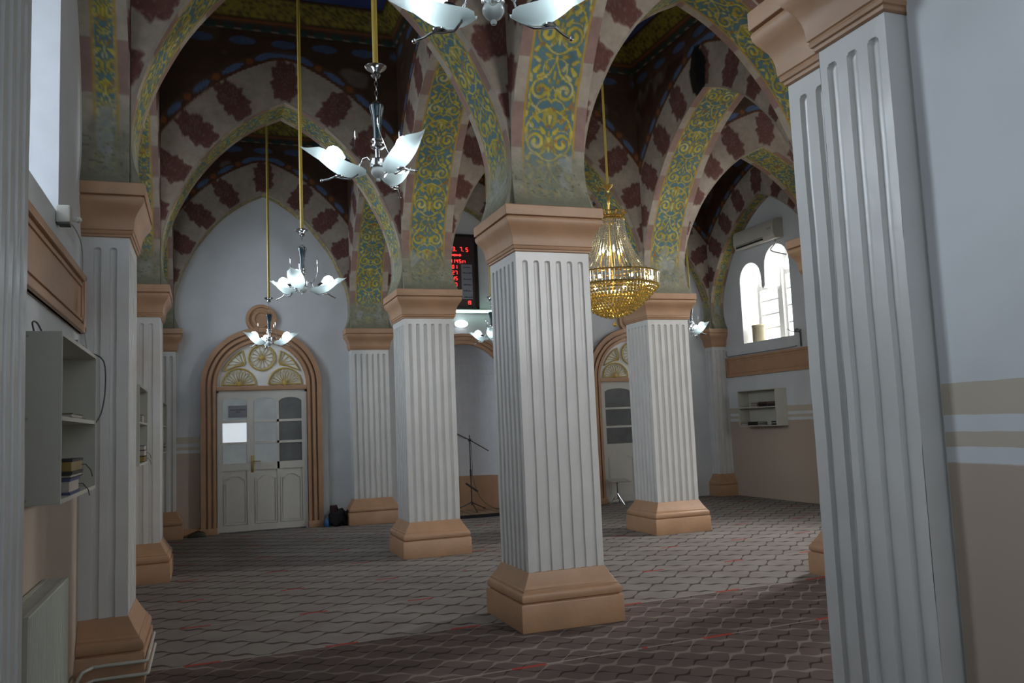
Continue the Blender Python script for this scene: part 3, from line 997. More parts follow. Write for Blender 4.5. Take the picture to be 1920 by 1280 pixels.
# left wall
mb = MB(); PL = lambda a, z: (XL, a, z)
holesL = [(-6.9, .8), (-2.07, .8), (2.07, .8), (6.23, .8)]
ys = [-9.4, -4.5, 0, 4.14, YB]
for (c, hw), y0, y1 in zip(holesL, ys[:-1], ys[1:]):
    wall_panel(mb, y0, y1, 0, ZC, PL, arch_outline(c, hw, 2.92, 4.3, .62))
tag(mb.build('wall_left', MT['wall']), kind='structure')
for k, (c, hw) in enumerate(holesL):
    m2 = MB(); reveal(m2, arch_outline(c, hw, 2.92, 4.3, .62), PL, lambda a, z: (XL-XO, a, z))
    tag(m2.build('trim_%d' % (50+k), MT['plain_wall'], None), kind='structure')
    window_unit('window_%d' % (k+1), c, hw, 2.92, 4.3, .62, XL-.42, -1)
# right wall: twin arched windows
def twin(c):
    """opening of two joined round arches, the valley between them"""
    L, Rr = c+.76, c-.76
    pts = [(Rr, 3.0)]
    n = 12
    cr, cl, r = c-.40, c+.42, .36
    pts.append((Rr, 4.40))
    for k in range(1, n+1):
        t = PI-PI*k/n
        pts.append((cr+r*math.cos(t), 4.40+.36*math.sin(t)))
    pts += [(c-.03, 4.18), (c-.02, 4.04), (c+.03, 3.99), (c+.08, 4.04)]
    for k in range(0, n+1):
        t = PI-PI*k/n
        pts.append((cl+.34*math.cos(t), 4.22+.34*math.sin(t)))
    pts.append((L, 3.0))
    return pts
mb = MB(); PR = lambda a, z: (XR, a, z)
cR = [-2.0, 2.2, 6.60]
ys = [-9.4, 0, 4.14, YB]
for c, y0, y1 in zip(cR, ys[:-1], ys[1:]):
    wall_panel(mb, y0, y1, 0, ZC, PR, twin(c))
tag(mb.build('wall_right', MT['wall_r']), kind='structure')
for k, c in enumerate(cR):
    m2 = MB(); reveal(m2, twin(c), PR, lambda a, z: (XR+XO, a, z))
    tag(m2.build('trim_%d' % (60+k), MT['reveal'], None), kind='structure')
    w1 = window_unit('window_%d' % (5+2*k), c-.40, .35, 3.0, 4.30, .36, XR+.45, 1, cols=1, rows=4)
    w2 = window_unit('window_%d' % (6+2*k), c+.42, .34, 3.0, 4.10, .34, XR+.45, 1, cols=1, rows=4)
    m3 = MB(); m3.box((XR+.36, c-.06, 3.0), (XR+XO, c+.08, 4.4))
    tag(m3.build('trim_%d' % (70+k), MT['reveal']), kind='structure')
# back wall with the niche
NX, NR, NZ = 1.76, .82, 2.30
mb = MB(); PB = lambda a, z: (a, YB, z)
wall_panel(mb, XL, NX-NR-.001, 0, ZC, PB); wall_panel(mb, NX+NR+.001, XR, 0, ZC, PB)
n = 20
top = [(NX+NR*math.cos(PI-PI*k/n), NZ+NR*math.sin(PI-PI*k/n)) for k in range(n+1)]
for (a, z), (b, z2) in zip(top[:-1], top[1:]):
    mb.add([PB(a, z), PB(b, z2), PB(b, ZC), PB(a, ZC)], [(0, 1, 2, 3)])
tag(mb.build('wall_back', MT['wall_b']), kind='structure')
# niche: half cylinder with a half dome
m2 = MB(); m2.mi = 0
nn = 20
def npt(k, z): t = PI-PI*k/nn; return (NX+NR*math.cos(t), YB+NR*.8*math.sin(t), z)
for k in range(nn):
    m2.mi = 1; m2.add([npt(k, 0), npt(k+1, 0), npt(k+1, .66), npt(k, .66)], [(0, 1, 2, 3)])
    m2.mi = 0; m2.add([npt(k, .66), npt(k+1, .66), npt(k+1, NZ), npt(k, NZ)], [(0, 1, 2, 3)])
for j in range(10):
    f0, f1 = PI/2*j/10, PI/2*(j+1)/10
    for k in range(nn):
        def dp(kk, f):
            t = PI-PI*kk/nn
            return (NX+NR*math.cos(t)*math.cos(f), YB+NR*.8*math.sin(t)*math.cos(f), NZ+NR*math.sin(f))
        m2.add([dp(k, f0), dp(k+1, f0), dp(k+1, f1), dp(k, f1)], [(0, 1, 2, 3)])
m2.mi = 2
m2.add([(NX-NR, YB, 0), (NX+NR, YB, 0), (NX+NR, YB+.7, 0), (NX-NR, YB+.7, 0)], [(0, 1, 2, 3)])
o = m2.build('wall_niche', [MT['plain_wall'], MT['peach'], MT['carpet']], None, smooth=30)
tag(o, kind='structure')
# corridor side wall, front walls
mb = MB()
mb.box((-.35, -9.4, 0), (0.33, YR[0]-.30, ZC), .0)
tag(mb.build('wall_corridor', MT['wall']), kind='structure')
mb = MB(); PF = lambda a, z: (a, YR[0]-.33, z)
for c, a0, a1 in ((1.9, .33, 3.6), (5.4, 3.6, XR)):
    wall_panel(mb, a0, a1, 0, ZC, PF, arch_outline(c, .85, 2.3, 4.2, .6))
tag(mb.build('wall_front', MT['plain_wall']), kind='structure')
for k, c in enumerate((1.9, 5.4)):
    m2 = MB(); reveal(m2, arch_outline(c, .85, 2.3, 4.2, .6), PF, lambda a, z: (a, YR[0]-.33-.45, z))
    tag(m2.build('trim_%d' % (80+k), MT['reveal']), kind='structure')
    window_unit('window_%d' % (11+k), c, .85, 2.3, 4.2, .6, YR[0]-.33-.35, -1, axis='y')
mb = MB(); PE = lambda a, z: (a, -9.0, z)
wall_panel(mb, XL, -.35, 0, ZC, PE, arch_outline(-1.9, 1.05, 1.4, 3.6, .7))
tag(mb.build('wall_corridor_end', MT['plain_wall']), kind='structure')
m2 = MB(); reveal(m2, arch_outline(-1.9, 1.05, 1.4, 3.6, .7), PE, lambda a, z: (a, -9.4, z))
tag(m2.build('trim_90', MT['reveal']), kind='structure')
window_unit('window_13', -1.9, 1.05, 1.4, 3.6, .7, -9.3, -1, axis='y')
mb = MB(); mb.box((-30, -30, -.3), (30, 30, -.12))
tag(mb.build('ground_outside', MT['sea']), kind='structure')

# ------------------------------------------------------------------ wall mouldings
def framed_belt(n, xw, sgn, y0, y1, z0, z1):
    """peach framed panel running along a side wall; sgn = direction into the room"""
    mb = MB()
    mb.box((xw, y0, z0), (xw+sgn*.022, y1, z1))
    t = .05
    for a, b in (((y0, z0), (y1, z0+t)), ((y0, z1-t), (y1, z1)), ((y0, z0), (y0+t, z1)), ((y1-t, z0), (y1, z1))):
        mb.box((xw, a[0], a[1]), (xw+sgn*.045, b[0], b[1]), .008)
    t2 = .075
    for a, b in (((y0+t2, z0+t2), (y1-t2, z0+t2+.018)), ((y0+t2, z1-t2-.018), (y1-t2, z1-t2)),
                 ((y0+t2, z0+t2), (y0+t2+.018, z1-t2)), ((y1-t2-.018, z0+t2), (y1-t2, z1-t2))):
        mb.box((xw, a[0], a[1]), (xw+sgn*.034, b[0], b[1]), .004)
    tag(mb.build('trim_%d' % n, MT['peach']), kind='structure')
for k, (y0, y1) in enumerate(((-3.79, -.40), (.35, 3.79), (4.49, 7.97))):
    framed_belt(100+k, XL, 1, y0, y1, 2.32, 2.715)
for k, (y0, y1) in enumerate(((-3.79, -.40), (.35, 3.79), (4.49, 7.97))):
    framed_belt(110+k, XR, -1, y0, y1, 2.36, 2.76)

def circ(cx, cz, r, a0=0, a1=2*PI, n=32):
    return [(cx+r*math.cos(a0+(a1-a0)*k/n), cz+r*math.sin(a0+(a1-a0)*k/n)) for k in range(n+1)]

# arch moulding of the niche
mb = MB()
for ra, rb, d in ((NR-.01, NR+.19, .03), (NR+.0, NR+.05, .06), (NR+.075, NR+.12, .05), (NR+.145, NR+.19, .07)):
    def ol(r): return [(NX+r, 0.0)] + circ(NX, NZ, r, 0, PI, 28) + [(NX-r, 0.0)]
    mb.band(ol(ra), ol(rb), YB-d, YB)
tag(mb.build('trim_120', MT['peach'], smooth=30), kind='structure')
# short skirting beside the left door
mb = MB(); mb.box((XL+.44, YB-.06, 0), (-2.80, YB, .12), .01)
tag(mb.build('baseboard_back', MT['peach']), kind='structure')

# ------------------------------------------------------------------ the two arched doors
def arched_door(n, cx, lead):
    """lead: x of the meeting line relative to the door centre"""
    root = empty('door_%d' % n, (cx, YB, 0), None, None, kind='structure')
    ri, ro, zs, zl = .74, .985, 2.43, 2.35
    def ol(r): return [(r, 0.0)] + circ(0, zs, r, 0, PI, 32) + [(-r, 0.0)]
    mb = MB()
    for a, b, d in ((ri-.01, ro, .05), (ri+.0, ri+.05, .09), (ri+.085, ri+.135, .11), (ri+.165, ro, .10)):
        mb.band(ol(a), ol(b), -d, 0)
    mb.box((-ri, -.085, zl), (ri, 0, zl+.075), .012)
    for s in (-1, 1):
        mb.box((s*(ri-.012), -.13, 0), (s*(ro+.015), 0, .11), .012)
    mb.build('door_surround', MT['peach'], root, smooth=30)
    mb = MB()
    prof = [(.0, -.03), (.10, -.035), (.115, -.06), (.14, -.06), (.155, -.035), (.19, -.04), (.205, -.075), (.245, -.075), (.26, 0)]
    prof = [(r, d) for r, d in prof][::-1]
    mb.lathe(prof, (0, 0, 3.565), 40, axis='y')
    mb.build('medallion', MT['peach'], root, smooth=35)
    mb = MB(); mb.prism([(ri-.005, zl+.07)] + circ(0, zs, ri-.005, 0, PI, 32)[0:] + [(-ri+.005, zl+.07)], -.012, 0)
    tym = mb.build('fanlight', MT['reveal'], root)
    # gilded tracery: full circle, two half circles, two curved triangles
    mb = MB()
    def ring(pts, r=.014, closed=True):
        mb.tube([(a, -.03, z) for a, z in pts], r, 8, closed=closed)
    c0 = (0, zs+.475); R0_ = .215
    ring(circ(c0[0], c0[1], R0_)[:-1])
    for k in range(14):
        a = 2*PI*k/14
        ca, sa = math.cos(a), math.sin(a)
        mb.tube([(c0[0]+ca*.045, -.025, c0[1]+sa*.045), (c0[0]+ca*.165, -.025, c0[1]+sa*.165)], .0055, 6)
        a1 = a+PI/14
        ring([(c0[0]+.165*math.cos(a)+0, c0[1]+.165*math.sin(a)), (c0[0]+.195*math.cos(a1), c0[1]+.195*math.sin(a1)), (c0[0]+.165*math.cos(a+PI/7), c0[1]+.165*math.sin(a+PI/7))], .0055, False)
    mb.sphere((c0[0], -.03, c0[1]), .045, sc=(1, .5, 1))
    for s in (-1, 1):
        c = (s*.375, zl+.10); r = .27
        ring(circ(c[0], c[1], r, 0, PI)+[], .014, False)
        mb.tube([(c[0]-r, -.03, c[1]), (c[0]+r, -.03, c[1])], .012, 6)
        mb.sphere((c[0], -.03, c[1]+.02), .045, sc=(1, .5, 1))
        for k in range(1, 12):
            a = PI*k/12
            mb.tube([(c[0]+math.cos(a)*.06, -.025, c[1]+math.sin(a)*.06), (c[0]+math.cos(a)*.20, -.025, c[1]+math.sin(a)*.20)], .006, 6)
            ring([(c[0]+.20*math.cos(a), c[1]+.20*math.sin(a)), (c[0]+.245*math.cos(a+PI/24), c[1]+.245*math.sin(a+PI/24)), (c[0]+.20*math.cos(a+PI/12), c[1]+.20*math.sin(a+PI/12))], .0055, False)
        # curved triangle between circle and the arch
        a0, a1 = math.radians(22), math.radians(62)
        Rb = ri-.07
        pts = [(s*Rb*math.cos(a), zs+Rb*math.sin(a)) for a in np.linspace(a0, a1, 9)]
        inner = [(s*(.245+.01), zs+.50), (s*.28, zs+.36), (s*.40, zs+.31)]
        ring(pts+[(s*.275, zs+.40), (s*.30, zs+.35), (s*.42, zs+.335)], .012)
        for f in (.25, .45, .65, .85):
            a = a0+(a1-a0)*f
            mb.tube([(s*.30, -.022, zs+.37), (s*Rb*math.cos(a), -.022, zs+Rb*math.sin(a))], .006, 6)
    mb.build('gilt_tracery', MT['goldpaint'], tym, smooth=40)
    # frame and two leaves
    mb = MB()
    for s in (-1, 1): mb.box((s*.70, -.05, 0), (s*.742, -.0, zl))
    mb.box((-.742, -.05, zl-.035), (.742, 0, zl))
    mb.build('door_frame', MT['door'], root)
    def leaf(x0, x1, cols, panes, handle):
        lf = MB()
        st = .055; y0, y1 = -.045, -.012
        w_ = x1-x0
        rows = [(1.14, 1.45), (1.49, 1.81), (1.85, 2.235)]
        lf.box((x0, y0, .02), (x0+st, y1, zl-.035)); lf.box((x1-st, y0, .02), (x1, y1, zl-.035))
        for z0, z1 in ((.02, .12), (1.02, 1.14), (1.45, 1.49), (1.81, 1.85), (2.235, zl-.035)):
            lf.box((x0+st, y0, z0), (x1-st, y1, z1))
        cw = (w_-2*st)/cols
        for c in range(1, cols): lf.box((x0+st+cw*c-.018, y0, .12), (x0+st+cw*c+.018, y1, 2.235))
        # lower raised panels with a shouldered top
        for c in range(cols):
            a, b = x0+st+cw*c+(.018 if c else 0), x0+st+cw*(c+1)-(.018 if c < cols-1 else 0)
            lf.box((a, y0+.016, .12), (b, y1, 1.02))
            def sh(m):
                p = [(a+m, .12+m), (b-m, .12+m), (b-m, .90-m)]
                for k in range(7):
                    f = k/6
                    p.append((b-m-(b-a-2*m)*(.12+.76*f), .90-m+.06*math.sin(PI*min(1, max(0, f)))**.5+.0))
                p.append((a+m, .90-m))
                return p
            lf.band(sh(.035), sh(.015), y0+.002, y0+.016, closed=True)
            lf.prism(sh(.05)[::-1], y0+.008, y0+.018)
            # shouldered head on the top pane
            m = [(a, 2.235), (a, 2.16)] + [(a+(b-a)*f, 2.16+.06*math.sin(PI*f)**.5 if 0 < f < 1 else 2.16) for f in np.linspace(0, 1, 9)] + [(b, 2.235)]
            lf.prism(m, y0+.002, y1)
        L = lf.build('door_leaf', MT['door'], root)
        for c in range(cols):
            a, b = x0+st+cw*c+.005, x0+st+cw*(c+1)-.005
            for r, (z0, z1) in enumerate(rows):
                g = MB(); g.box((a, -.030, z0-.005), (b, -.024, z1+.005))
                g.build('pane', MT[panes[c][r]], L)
        if handle:
            h = MB(); hx = handle
            h.box((hx-.02, y0-.012, .98), (hx+.02, y0, 1.26), .006)
            h.lathe([(.014, 0), (.014, .045)], (hx, y0-.05, 1.16), 12, axis='y')
            h.tube([(hx, y0-.048, 1.16), (hx+.03, y0-.052, 1.163), (hx+.13, y0-.05, 1.155)], .009, 8)
            h.lathe([(.008, 0), (.008, .01)], (hx, y0-.02, 1.05), 10, axis='y')
            h.build('door_handle', MT['brass'], L, smooth=40)
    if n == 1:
        leaf(-.70, lead, 1, [['pane_emissive', 'pane_emissive_bright', 'pane_emissive']], None)
        leaf(lead, .70, 2, [['pane_emissive']*3, ['pane_dark']*3], lead+.03)
        s_ = MB(); s_.mi = 0; s_.box((-.55, -.052, 1.90), (-.25, -.046, 2.10))
        s_.mi = 1
        rr = random.Random(4)
        for zz, x0, x1 in ((2.02, -.525, -.275), (1.985, -.43, -.35)):
            x = x0
            while x < x1:
                wd = rr.uniform(.010, .028); s_.box((x, -.0535, zz), (min(x+wd, x1), -.0515, zz+.014)); x += wd+.006
        o = s_.build('door_notice', [MT['paper'], MT['ink']], root)
    else:
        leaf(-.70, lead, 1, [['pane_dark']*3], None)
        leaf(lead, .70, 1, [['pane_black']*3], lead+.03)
    return root
arched_door(1, -1.81, -.20)
arched_door(2, 5.27, -.02)

# ------------------------------------------------------------------ wall shelves and books
def wall_shelf(xw, sgn, y0, y1, z0, z1, zm, label):
    root = empty('wall_shelf', (xw, (y0+y1)/2, z0), label, 'shelf', 'white wall bookshelves')
    h = (y1-y0)/2; t = .018; D = .25*sgn
    mb = MB()
    mb.box((0, -h, 0), (D, -h+t, z1-z0), .002); mb.box((0, h-t, 0), (D, h, z1-z0), .002)
    mb.box((0, -h+t, z1-z0-t), (D, h-t, z1-z0)); mb.box((0, -h+t, 0), (D, h-t, t))
    mb.build('case', MT['shelf'], root)
    mb = MB(); mb.box((0, -h+t, zm-z0-t/2), (D-.004*sgn, h-t, zm-z0+t/2)); mb.build('board', MT['shelf'], root)
    mb = MB(); mb.box((0, -h+t, t), (.006*sgn, h-t, z1-z0-t)); mb.build('back_panel', MT['shelf'], root)
    for z in (.02, z1-z0-.02, zm-z0):
        mb = MB(); mb.lathe([(0, -.002), (.006, -.002), (.006, .002), (0, .002)], (D*.5, -h-.0015, z), 10, axis='y')
        mb.build('screw_cap', MT['whitewire'], root)
    return root
wall_shelf(XL, 1, -2.80, -1.66, 1.355, 2.055, 1.70, 'large white wall shelf at the left foreground, above the radiator')
wall_shelf(XL, 1, 1.43, 2.52, 1.37, 2.085, 1.75, 'white wall shelf seen edge-on between the second and third left pillars')
wall_shelf(XL, 1, 5.72, 6.83, 1.40, 2.10, 1.77, 'white wall shelf seen edge-on near the far left corner')
wall_shelf(XR, -1, 6.18, 7.34, 1.375, 2.065, 1.73, 'white wall shelf on the far right wall under the twin window')

def book(x, y, z, lx, ly, t, cover, label, group, rz=0.0, stand=False, ribbon=False):
    """lying book: lx across x, ly along y, t thick"""
    root = empty('book', (x, y, z), label, 'book', group, rz)
    mb = MB()
    hx, hy = lx/2, ly/2; c = .012 if ribbon and t > .06 else .005
    mb.box((-hx, -hy, 0), (hx, hy, c)); mb.box((-hx, -hy, t-c), (hx, hy, t)); mb.box((-hx, -hy, 0), (-hx+c*1.5, hy, t), .001)
    mb.build('cover', MT[cover], root)
    mb = MB(); mb.box((-hx+.004, -hy+.005, c), (hx-.005, hy-.005, t-c))
    mb.build('page_block', MT['book_gold' if cover in ('book_black',) and ribbon else 'pages'], root)
    if ribbon:
        mb = MB(); mb.tube([(hx-.02, hy-.02, t*.5), (hx+.01, hy+.01, t*.5), (hx+.03, hy+.035, t*.5-.03), (hx+.035, hy+.05, t*.5-.06)], .0022, 6)
        mb.build('ribbon', MT['black'], root)
    if stand: root.rotation_euler = (0, math.radians(-90), 0)
    return root
GBK = 'books on the near left shelf'
zb = 1.373
book(-3.33, -2.36, zb, .15, .30, .07, 'book_blue', 'pale thick book at the bottom of the near left shelf', GBK, ribbon=True)
book(-3.33, -2.30, zb+.07, .15, .36, .018, 'book_black', 'thin black book between two thick ones, near left shelf', GBK)
book(-3.33, -2.28, zb+.088, .15, .34, .065, 'book_black', 'black book with gilt page edges, topmost on the near left shelf', GBK, ribbon=True)
book(-3.34, -2.25, 1.709, .16, .34, .022, 'book_green', 'olive booklet lying on the upper board of the near left shelf', GBK)
book(-3.36, -1.90, 1.709, .15, .28, .012, 'book_green', 'thin olive paper beside the booklet, upper board of near left shelf', GBK)
GB2 = 'books on the middle left shelf'
book(-3.35, 2.25, 1.759, .16, .24, .075, 'book_brown', 'brown book on the upper board of the middle left shelf', GB2)
book(-3.35, 2.22, 1.388, .20, .34, .055, 'book_black', 'gilt edged book at the bottom of the middle left shelf pile', GB2, ribbon=True)
book(-3.35, 2.24, 1.443, .20, .32, .055, 'book_brown', 'brown gilt book in the middle of the middle left shelf pile', GB2, ribbon=True)
book(-3.35, 2.22, 1.498, .20, .28, .045, 'book_blue', 'blue and white book on top of the middle left shelf pile', GB2)
GB3 = 'books on the far left shelf'
book(-3.35, 6.50, 1.418, .20, .26, .06, 'book_brown', 'brown book at the bottom of the far left shelf', GB3)
book(-3.35, 6.50, 1.478, .20, .24, .05, 'book_black', 'dark book stacked on the brown one, far left shelf', GB3)
GB4 = 'books on the right wall shelf'
for k, cv_ in enumerate(('book_brown', 'book_black', 'book_brown')):
    book(7.19, 6.86-.0*k, 1.739+k*.031, .19, .20, .030, cv_, ('lowest', 'middle', 'topmost')[k]+' book of the left pile, upper board of the right wall shelf', GB4, rz=PI)
for k, cv_ in enumerate(('book_black', 'book_black', 'book_brown')):
    book(7.19, 6.58, 1.739+k*.030, .19, .24, .029, cv_, ('lowest', 'middle', 'topmost')[k]+' dark book of the centre pile, upper board of the right wall shelf', GB4)
for k in range(2):
    book(7.19, 6.34, 1.739+k*.036, .19, .18, .034, ('book_black', 'book_brown')[k], ('lower', 'upper')[k]+' book of the right pile, upper board of the right wall shelf', GB4)
for k in range(2):
    book(7.19, 7.20, 1.393+k*.033, .19, .20, .031, 'book_brown', ('lower', 'upper')[k]+' book with pale edges at the left end, bottom of right wall shelf', GB4, rz=PI)
for k in range(2):
    book(7.19, 6.93, 1.393+k*.033, .19, .30, .031, 'book_black', ('lower', 'upper')[k]+' dark book left of the middle, bottom of the right wall shelf', GB4)
for k in range(2):
    book(7.19, 6.30, 1.393+k*.045, .19, .12, .028, 'book_black', ('lower', 'upper')[k]+' small black book at the right end, bottom of right wall shelf', GB4)

# ------------------------------------------------------------------ radiator, pipes and small wall fittings
rad = empty('radiator', (-3.44, -2.15, .30), 'white ribbed panel radiator in the lower left corner', 'radiator')
hy, hz = .52, .60
mb = MB()
nr = 26
pts = []
for k in range(nr*4+1):
    yy = -hy+2*hy*k/(nr*4)
    ph = (k % 4)
    pts.append((.050+(.016 if ph in (1, 2) else 0), yy))
poly = [(.040, -hy)]+pts+[(.040, hy)]
mb.prism([(a, b) for a, b in poly], .02, hz-.004, plane='xy')
mb.build('front_panel', MT['radiator'], rad)
mb = MB(); mb.box((-.045, -hy, .02), (-.025, hy, hz-.01)); mb.build('rear_panel', MT['radiator'], rad)
mb = MB()
mb.box((-.052, -hy-.004, hz-.012), (-.032, hy+.004, hz+.004)); mb.box((.040, -hy-.004, hz-.012), (.062, hy+.004, hz+.004))
nb = 44
for k in range(nb+1):
    yy = -hy+2*hy*k/nb
    mb.box((-.034, yy-.006, hz-.008), (.042, yy+.006, hz+.002))
mb.build('top_grille', MT['radiator'], rad)
for s_ in (-1, 1):
    mb = MB(); mb.box((-.05, s_*hy, .03), (.06, s_*(hy+.006), hz)); mb.build('side_panel', MT['radiator'], rad)
for yy in (-hy+.1, hy-.1):
    mb = MB(); mb.box((-.058, yy-.02, .05), (-.044, yy+.02, hz-.05)); mb.build('bracket', MT['radiator'], rad)

pr_ = empty('heating_pipe', (XL, -.47, 0), 'pair of pale heating pipes bent round the near left pillar base', 'pipe')
def pipe(z, off, r=.011):
    x1 = .302+.111+off; y0 = -.0-off
    return [(.045, -1.05, z-.02), (.05, -.30-off*2, z-.02), (.06, -.10-off, z-.004), (.11, y0-.008, z), (.20, y0, z), (x1-.03, y0, z), (x1-.006, y0+.006, z), (x1, y0+.03, z), (x1, y0+.5, z), (x1, y0+.83, z)]
mb = MB(); mb.tube(pipe(.165, .014), .012, 10); mb.build('upper_pipe', MT['pipe'], pr_, smooth=50)
mb = MB(); mb.tube(pipe(.085, .020), .012, 10); mb.build('lower_pipe', MT['pipe'], pr_, smooth=50)

sn = empty('motion_sensor', (XL, -1.32, 2.90), 'small white box sensor with a bent arm under the left window', 'sensor')
mb = MB(); mb.box((0, -.05, -.05), (.075, .05, .05), .008); mb.build('housing', MT['shelf'], sn)
mb = MB(); mb.box((.01, -.045, -.06), (.07, .045, -.049), .003); mb.build('lens', MT['wire'], sn)
mb = MB(); mb.tube([(.06, .04, -.01), (.09, .07, -.015), (.10, .10, .0)], .008, 8); mb.sphere((.10, .10, .0), .018); mb.build('arm', MT['shelf'], sn, smooth=50)

def cable(name, pts, r, mat, label, sub=4):
    P = [Vector(p) for p in pts]; out = []
    for i in range(len(P)-1):
        p0, p1, p2, p3 = P[max(i-1, 0)], P[i], P[i+1], P[min(i+2, len(P)-1)]
        for k in range(sub):
            t = k/sub
            out.append(.5*((2*p1)+(-p0+p2)*t+(2*p0-5*p1+4*p2-p3)*t*t+(-p0+3*p1-3*p2+p3)*t**3))
    out.append(P[-1])
    mb = MB(); mb.tube(out, r, 6)
    return tag(mb.build(name, MT[mat], smooth=60), label, 'cable')
cable('cable', [(XL+.02, -1.36, 2.92), (XL+.05, -.95, 2.90), (XL+.03, -.50, 2.86), (XL+.03, -.46, 2.5), (XL+.06, -.47, 2.2), (XL+.10, -.60, 2.09)], .004, 'whitewire', 'thin pale wire running down the left wall beside the near pillar')
cz = []
rr = random.Random(11)
for k in range(34):
    f = k/33
    cz.append((XL+.16+.05*math.sin(k*1.9)+rr.uniform(-.02, .02), -2.05+.36*f+.035*math.cos(k*2.3), 2.064+.035*abs(math.sin(k*1.3))))
cable('cable', cz, .004, 'whitewire', 'tangled cable heap on top of the near left shelf')
cable('cable', [(XL+.22, -1.72, 2.07), (XL+.28, -1.62, 2.03), (XL+.285, -1.585, 1.88), (XL+.27, -1.60, 1.76), (XL+.25, -1.66, 1.70)], .004, 'wire', 'dark cable hanging off the far end of the near left shelf')
cable('cable', [(XL+.12, -2.62, 2.062), (XL+.10, -2.56, 2.12), (XL+.10, -2.44, 2.13), (XL+.12, -2.36, 2.062)], .004, 'wire', 'short looped wire standing on top of the near left shelf')
cable('cable', [(XR-.02, 7.95, 2.90), (XR-.02, 7.93, 2.79), (XR-.05, 7.6, 2.785), (XR-.05, 6.8, 2.783), (XR-.05, 6.0, 2.785), (XR-.03, 5.75, 2.80)], .006, 'wire', 'dark cable lying along the top of the right wall peach band')
cable('cable', [(XR-.05, 6.12, 4.86), (XR-.04, 6.13, 4.76), (XR-.02, 6.3, 4.66), (XR-.01, 5.95, 4.52), (XR-.01, 5.88, 4.50)], .013, 'whitewire', 'curved pipe from the air conditioner over the window head')

ac = empty('air_conditioner', (XR, 6.56, 4.84), 'cream split air conditioner over the twin window', 'air conditioner')
mb = MB()
prof = [(0, 0), (-.16, -.02), (-.20, .02), (-.225, .10), (-.22, .26), (-.19, .33), (-.12, .36), (0, .36)]
mb.prism([(a, b) for a, b in prof], -.62, .62, plane='xz')
mb.build('housing', MT['ac'], ac, smooth=35)
mb = MB(); mb.box((-.212, -.28, .005), (-.175, .56, .085), .004); mb.build('air_outlet', MT['black'], ac)
mb = MB(); mb.box((-.222, -.28, .035), (-.205, .56, .046)); mb.build('louver', MT['ac'], ac)
mb = MB(); mb.box((-.227, -.56, .16), (-.220, -.44, .20), .002); mb.build('display_panel', MT['whitewire'], ac)

cn = empty('canister', (XR+.18, 7.10, 3.0), 'cream canister standing at the left end of the twin window sill', 'canister')
mb = MB(); mb.lathe([(.0, 0), (.125, 0), (.13, .02), (.13, .30), (.125, .31)], (0, 0, 0), 24); mb.build('body', MT['cream'], cn, smooth=40)
mb = MB(); mb.lathe([(.133, .29), (.136, .30), (.136, .335), (.12, .345), (0, .348)], (0, 0, 0), 24); mb.build('lid', MT['cream'], cn, smooth=40)

br = empty('wall_bracket', (XR, 5.66, 2.80), 'dark metal bracket arm on the right wall beside the twin window', 'bracket')
mb = MB(); mb.box((-.012, -.02, -.02), (0, .02, .24), .003); mb.build('wall_plate', MT['wire'], br)
mb = MB(); mb.tube([(-.02, 0, .25), (-.10, -.02, .26), (-.16, -.16, .22), (-.17, -.22, .25)], .011, 8); mb.tube([(-.02, 0, .02), (-.08, -.08, .10), (-.15, -.16, .22)], .008, 8); mb.sphere((-.06, .03, .27), .035)
mb.tube([(-.02, .02, .24), (-.05, .20, .27), (-.03, .32, .33)], .007, 8)
mb.build('arm', MT['wire'], br, smooth=50)

# ------------------------------------------------------------------ leaf lamps
def petal_mesh(mb, ang, L0=.075, L1=.46, W=.078):
    ca, sa = math.cos(ang), math.sin(ang)
    nu, nv = 18, 10
    V = []
    for side in (0, 1):
        for i in range(nu+1):
            f = i/nu
            wd = W*(math.sin(PI*min(1, f*.93+.07))**.75)*(1 if f < .55 else (1-((f-.55)/.45)**2.2)**.8 if f < 1 else 0)+.0015
            if f < .02: wd = W*.25
            r = L0+(L1-L0)*f
            zc = .045-.035*math.sin(PI*min(1, f*1.4))+.155*f**1.9
            for j in range(nv+1):
                g = -1+2*j/nv
                y = wd*g
                z = zc+.075*abs(g)**2.2*(wd/W)-side*.004
                V.append((r*ca-y*sa, r*sa+y*ca, z))
    n = nv+1; m = (nu+1)*n
    F = []
    for s in (0, 1):
        for i in range(nu):
            for j in range(nv):
                q = (s*m+i*n+j, s*m+(i+1)*n+j, s*m+(i+1)*n+j+1, s*m+i*n+j+1)
                F.append(q if s == 0 else q[::-1])
    for i in range(nu):
        for j in (0, nv):
            F.append((i*n+j, (i+1)*n+j, m+(i+1)*n+j, m+i*n+j))
    mb.add(V, F)

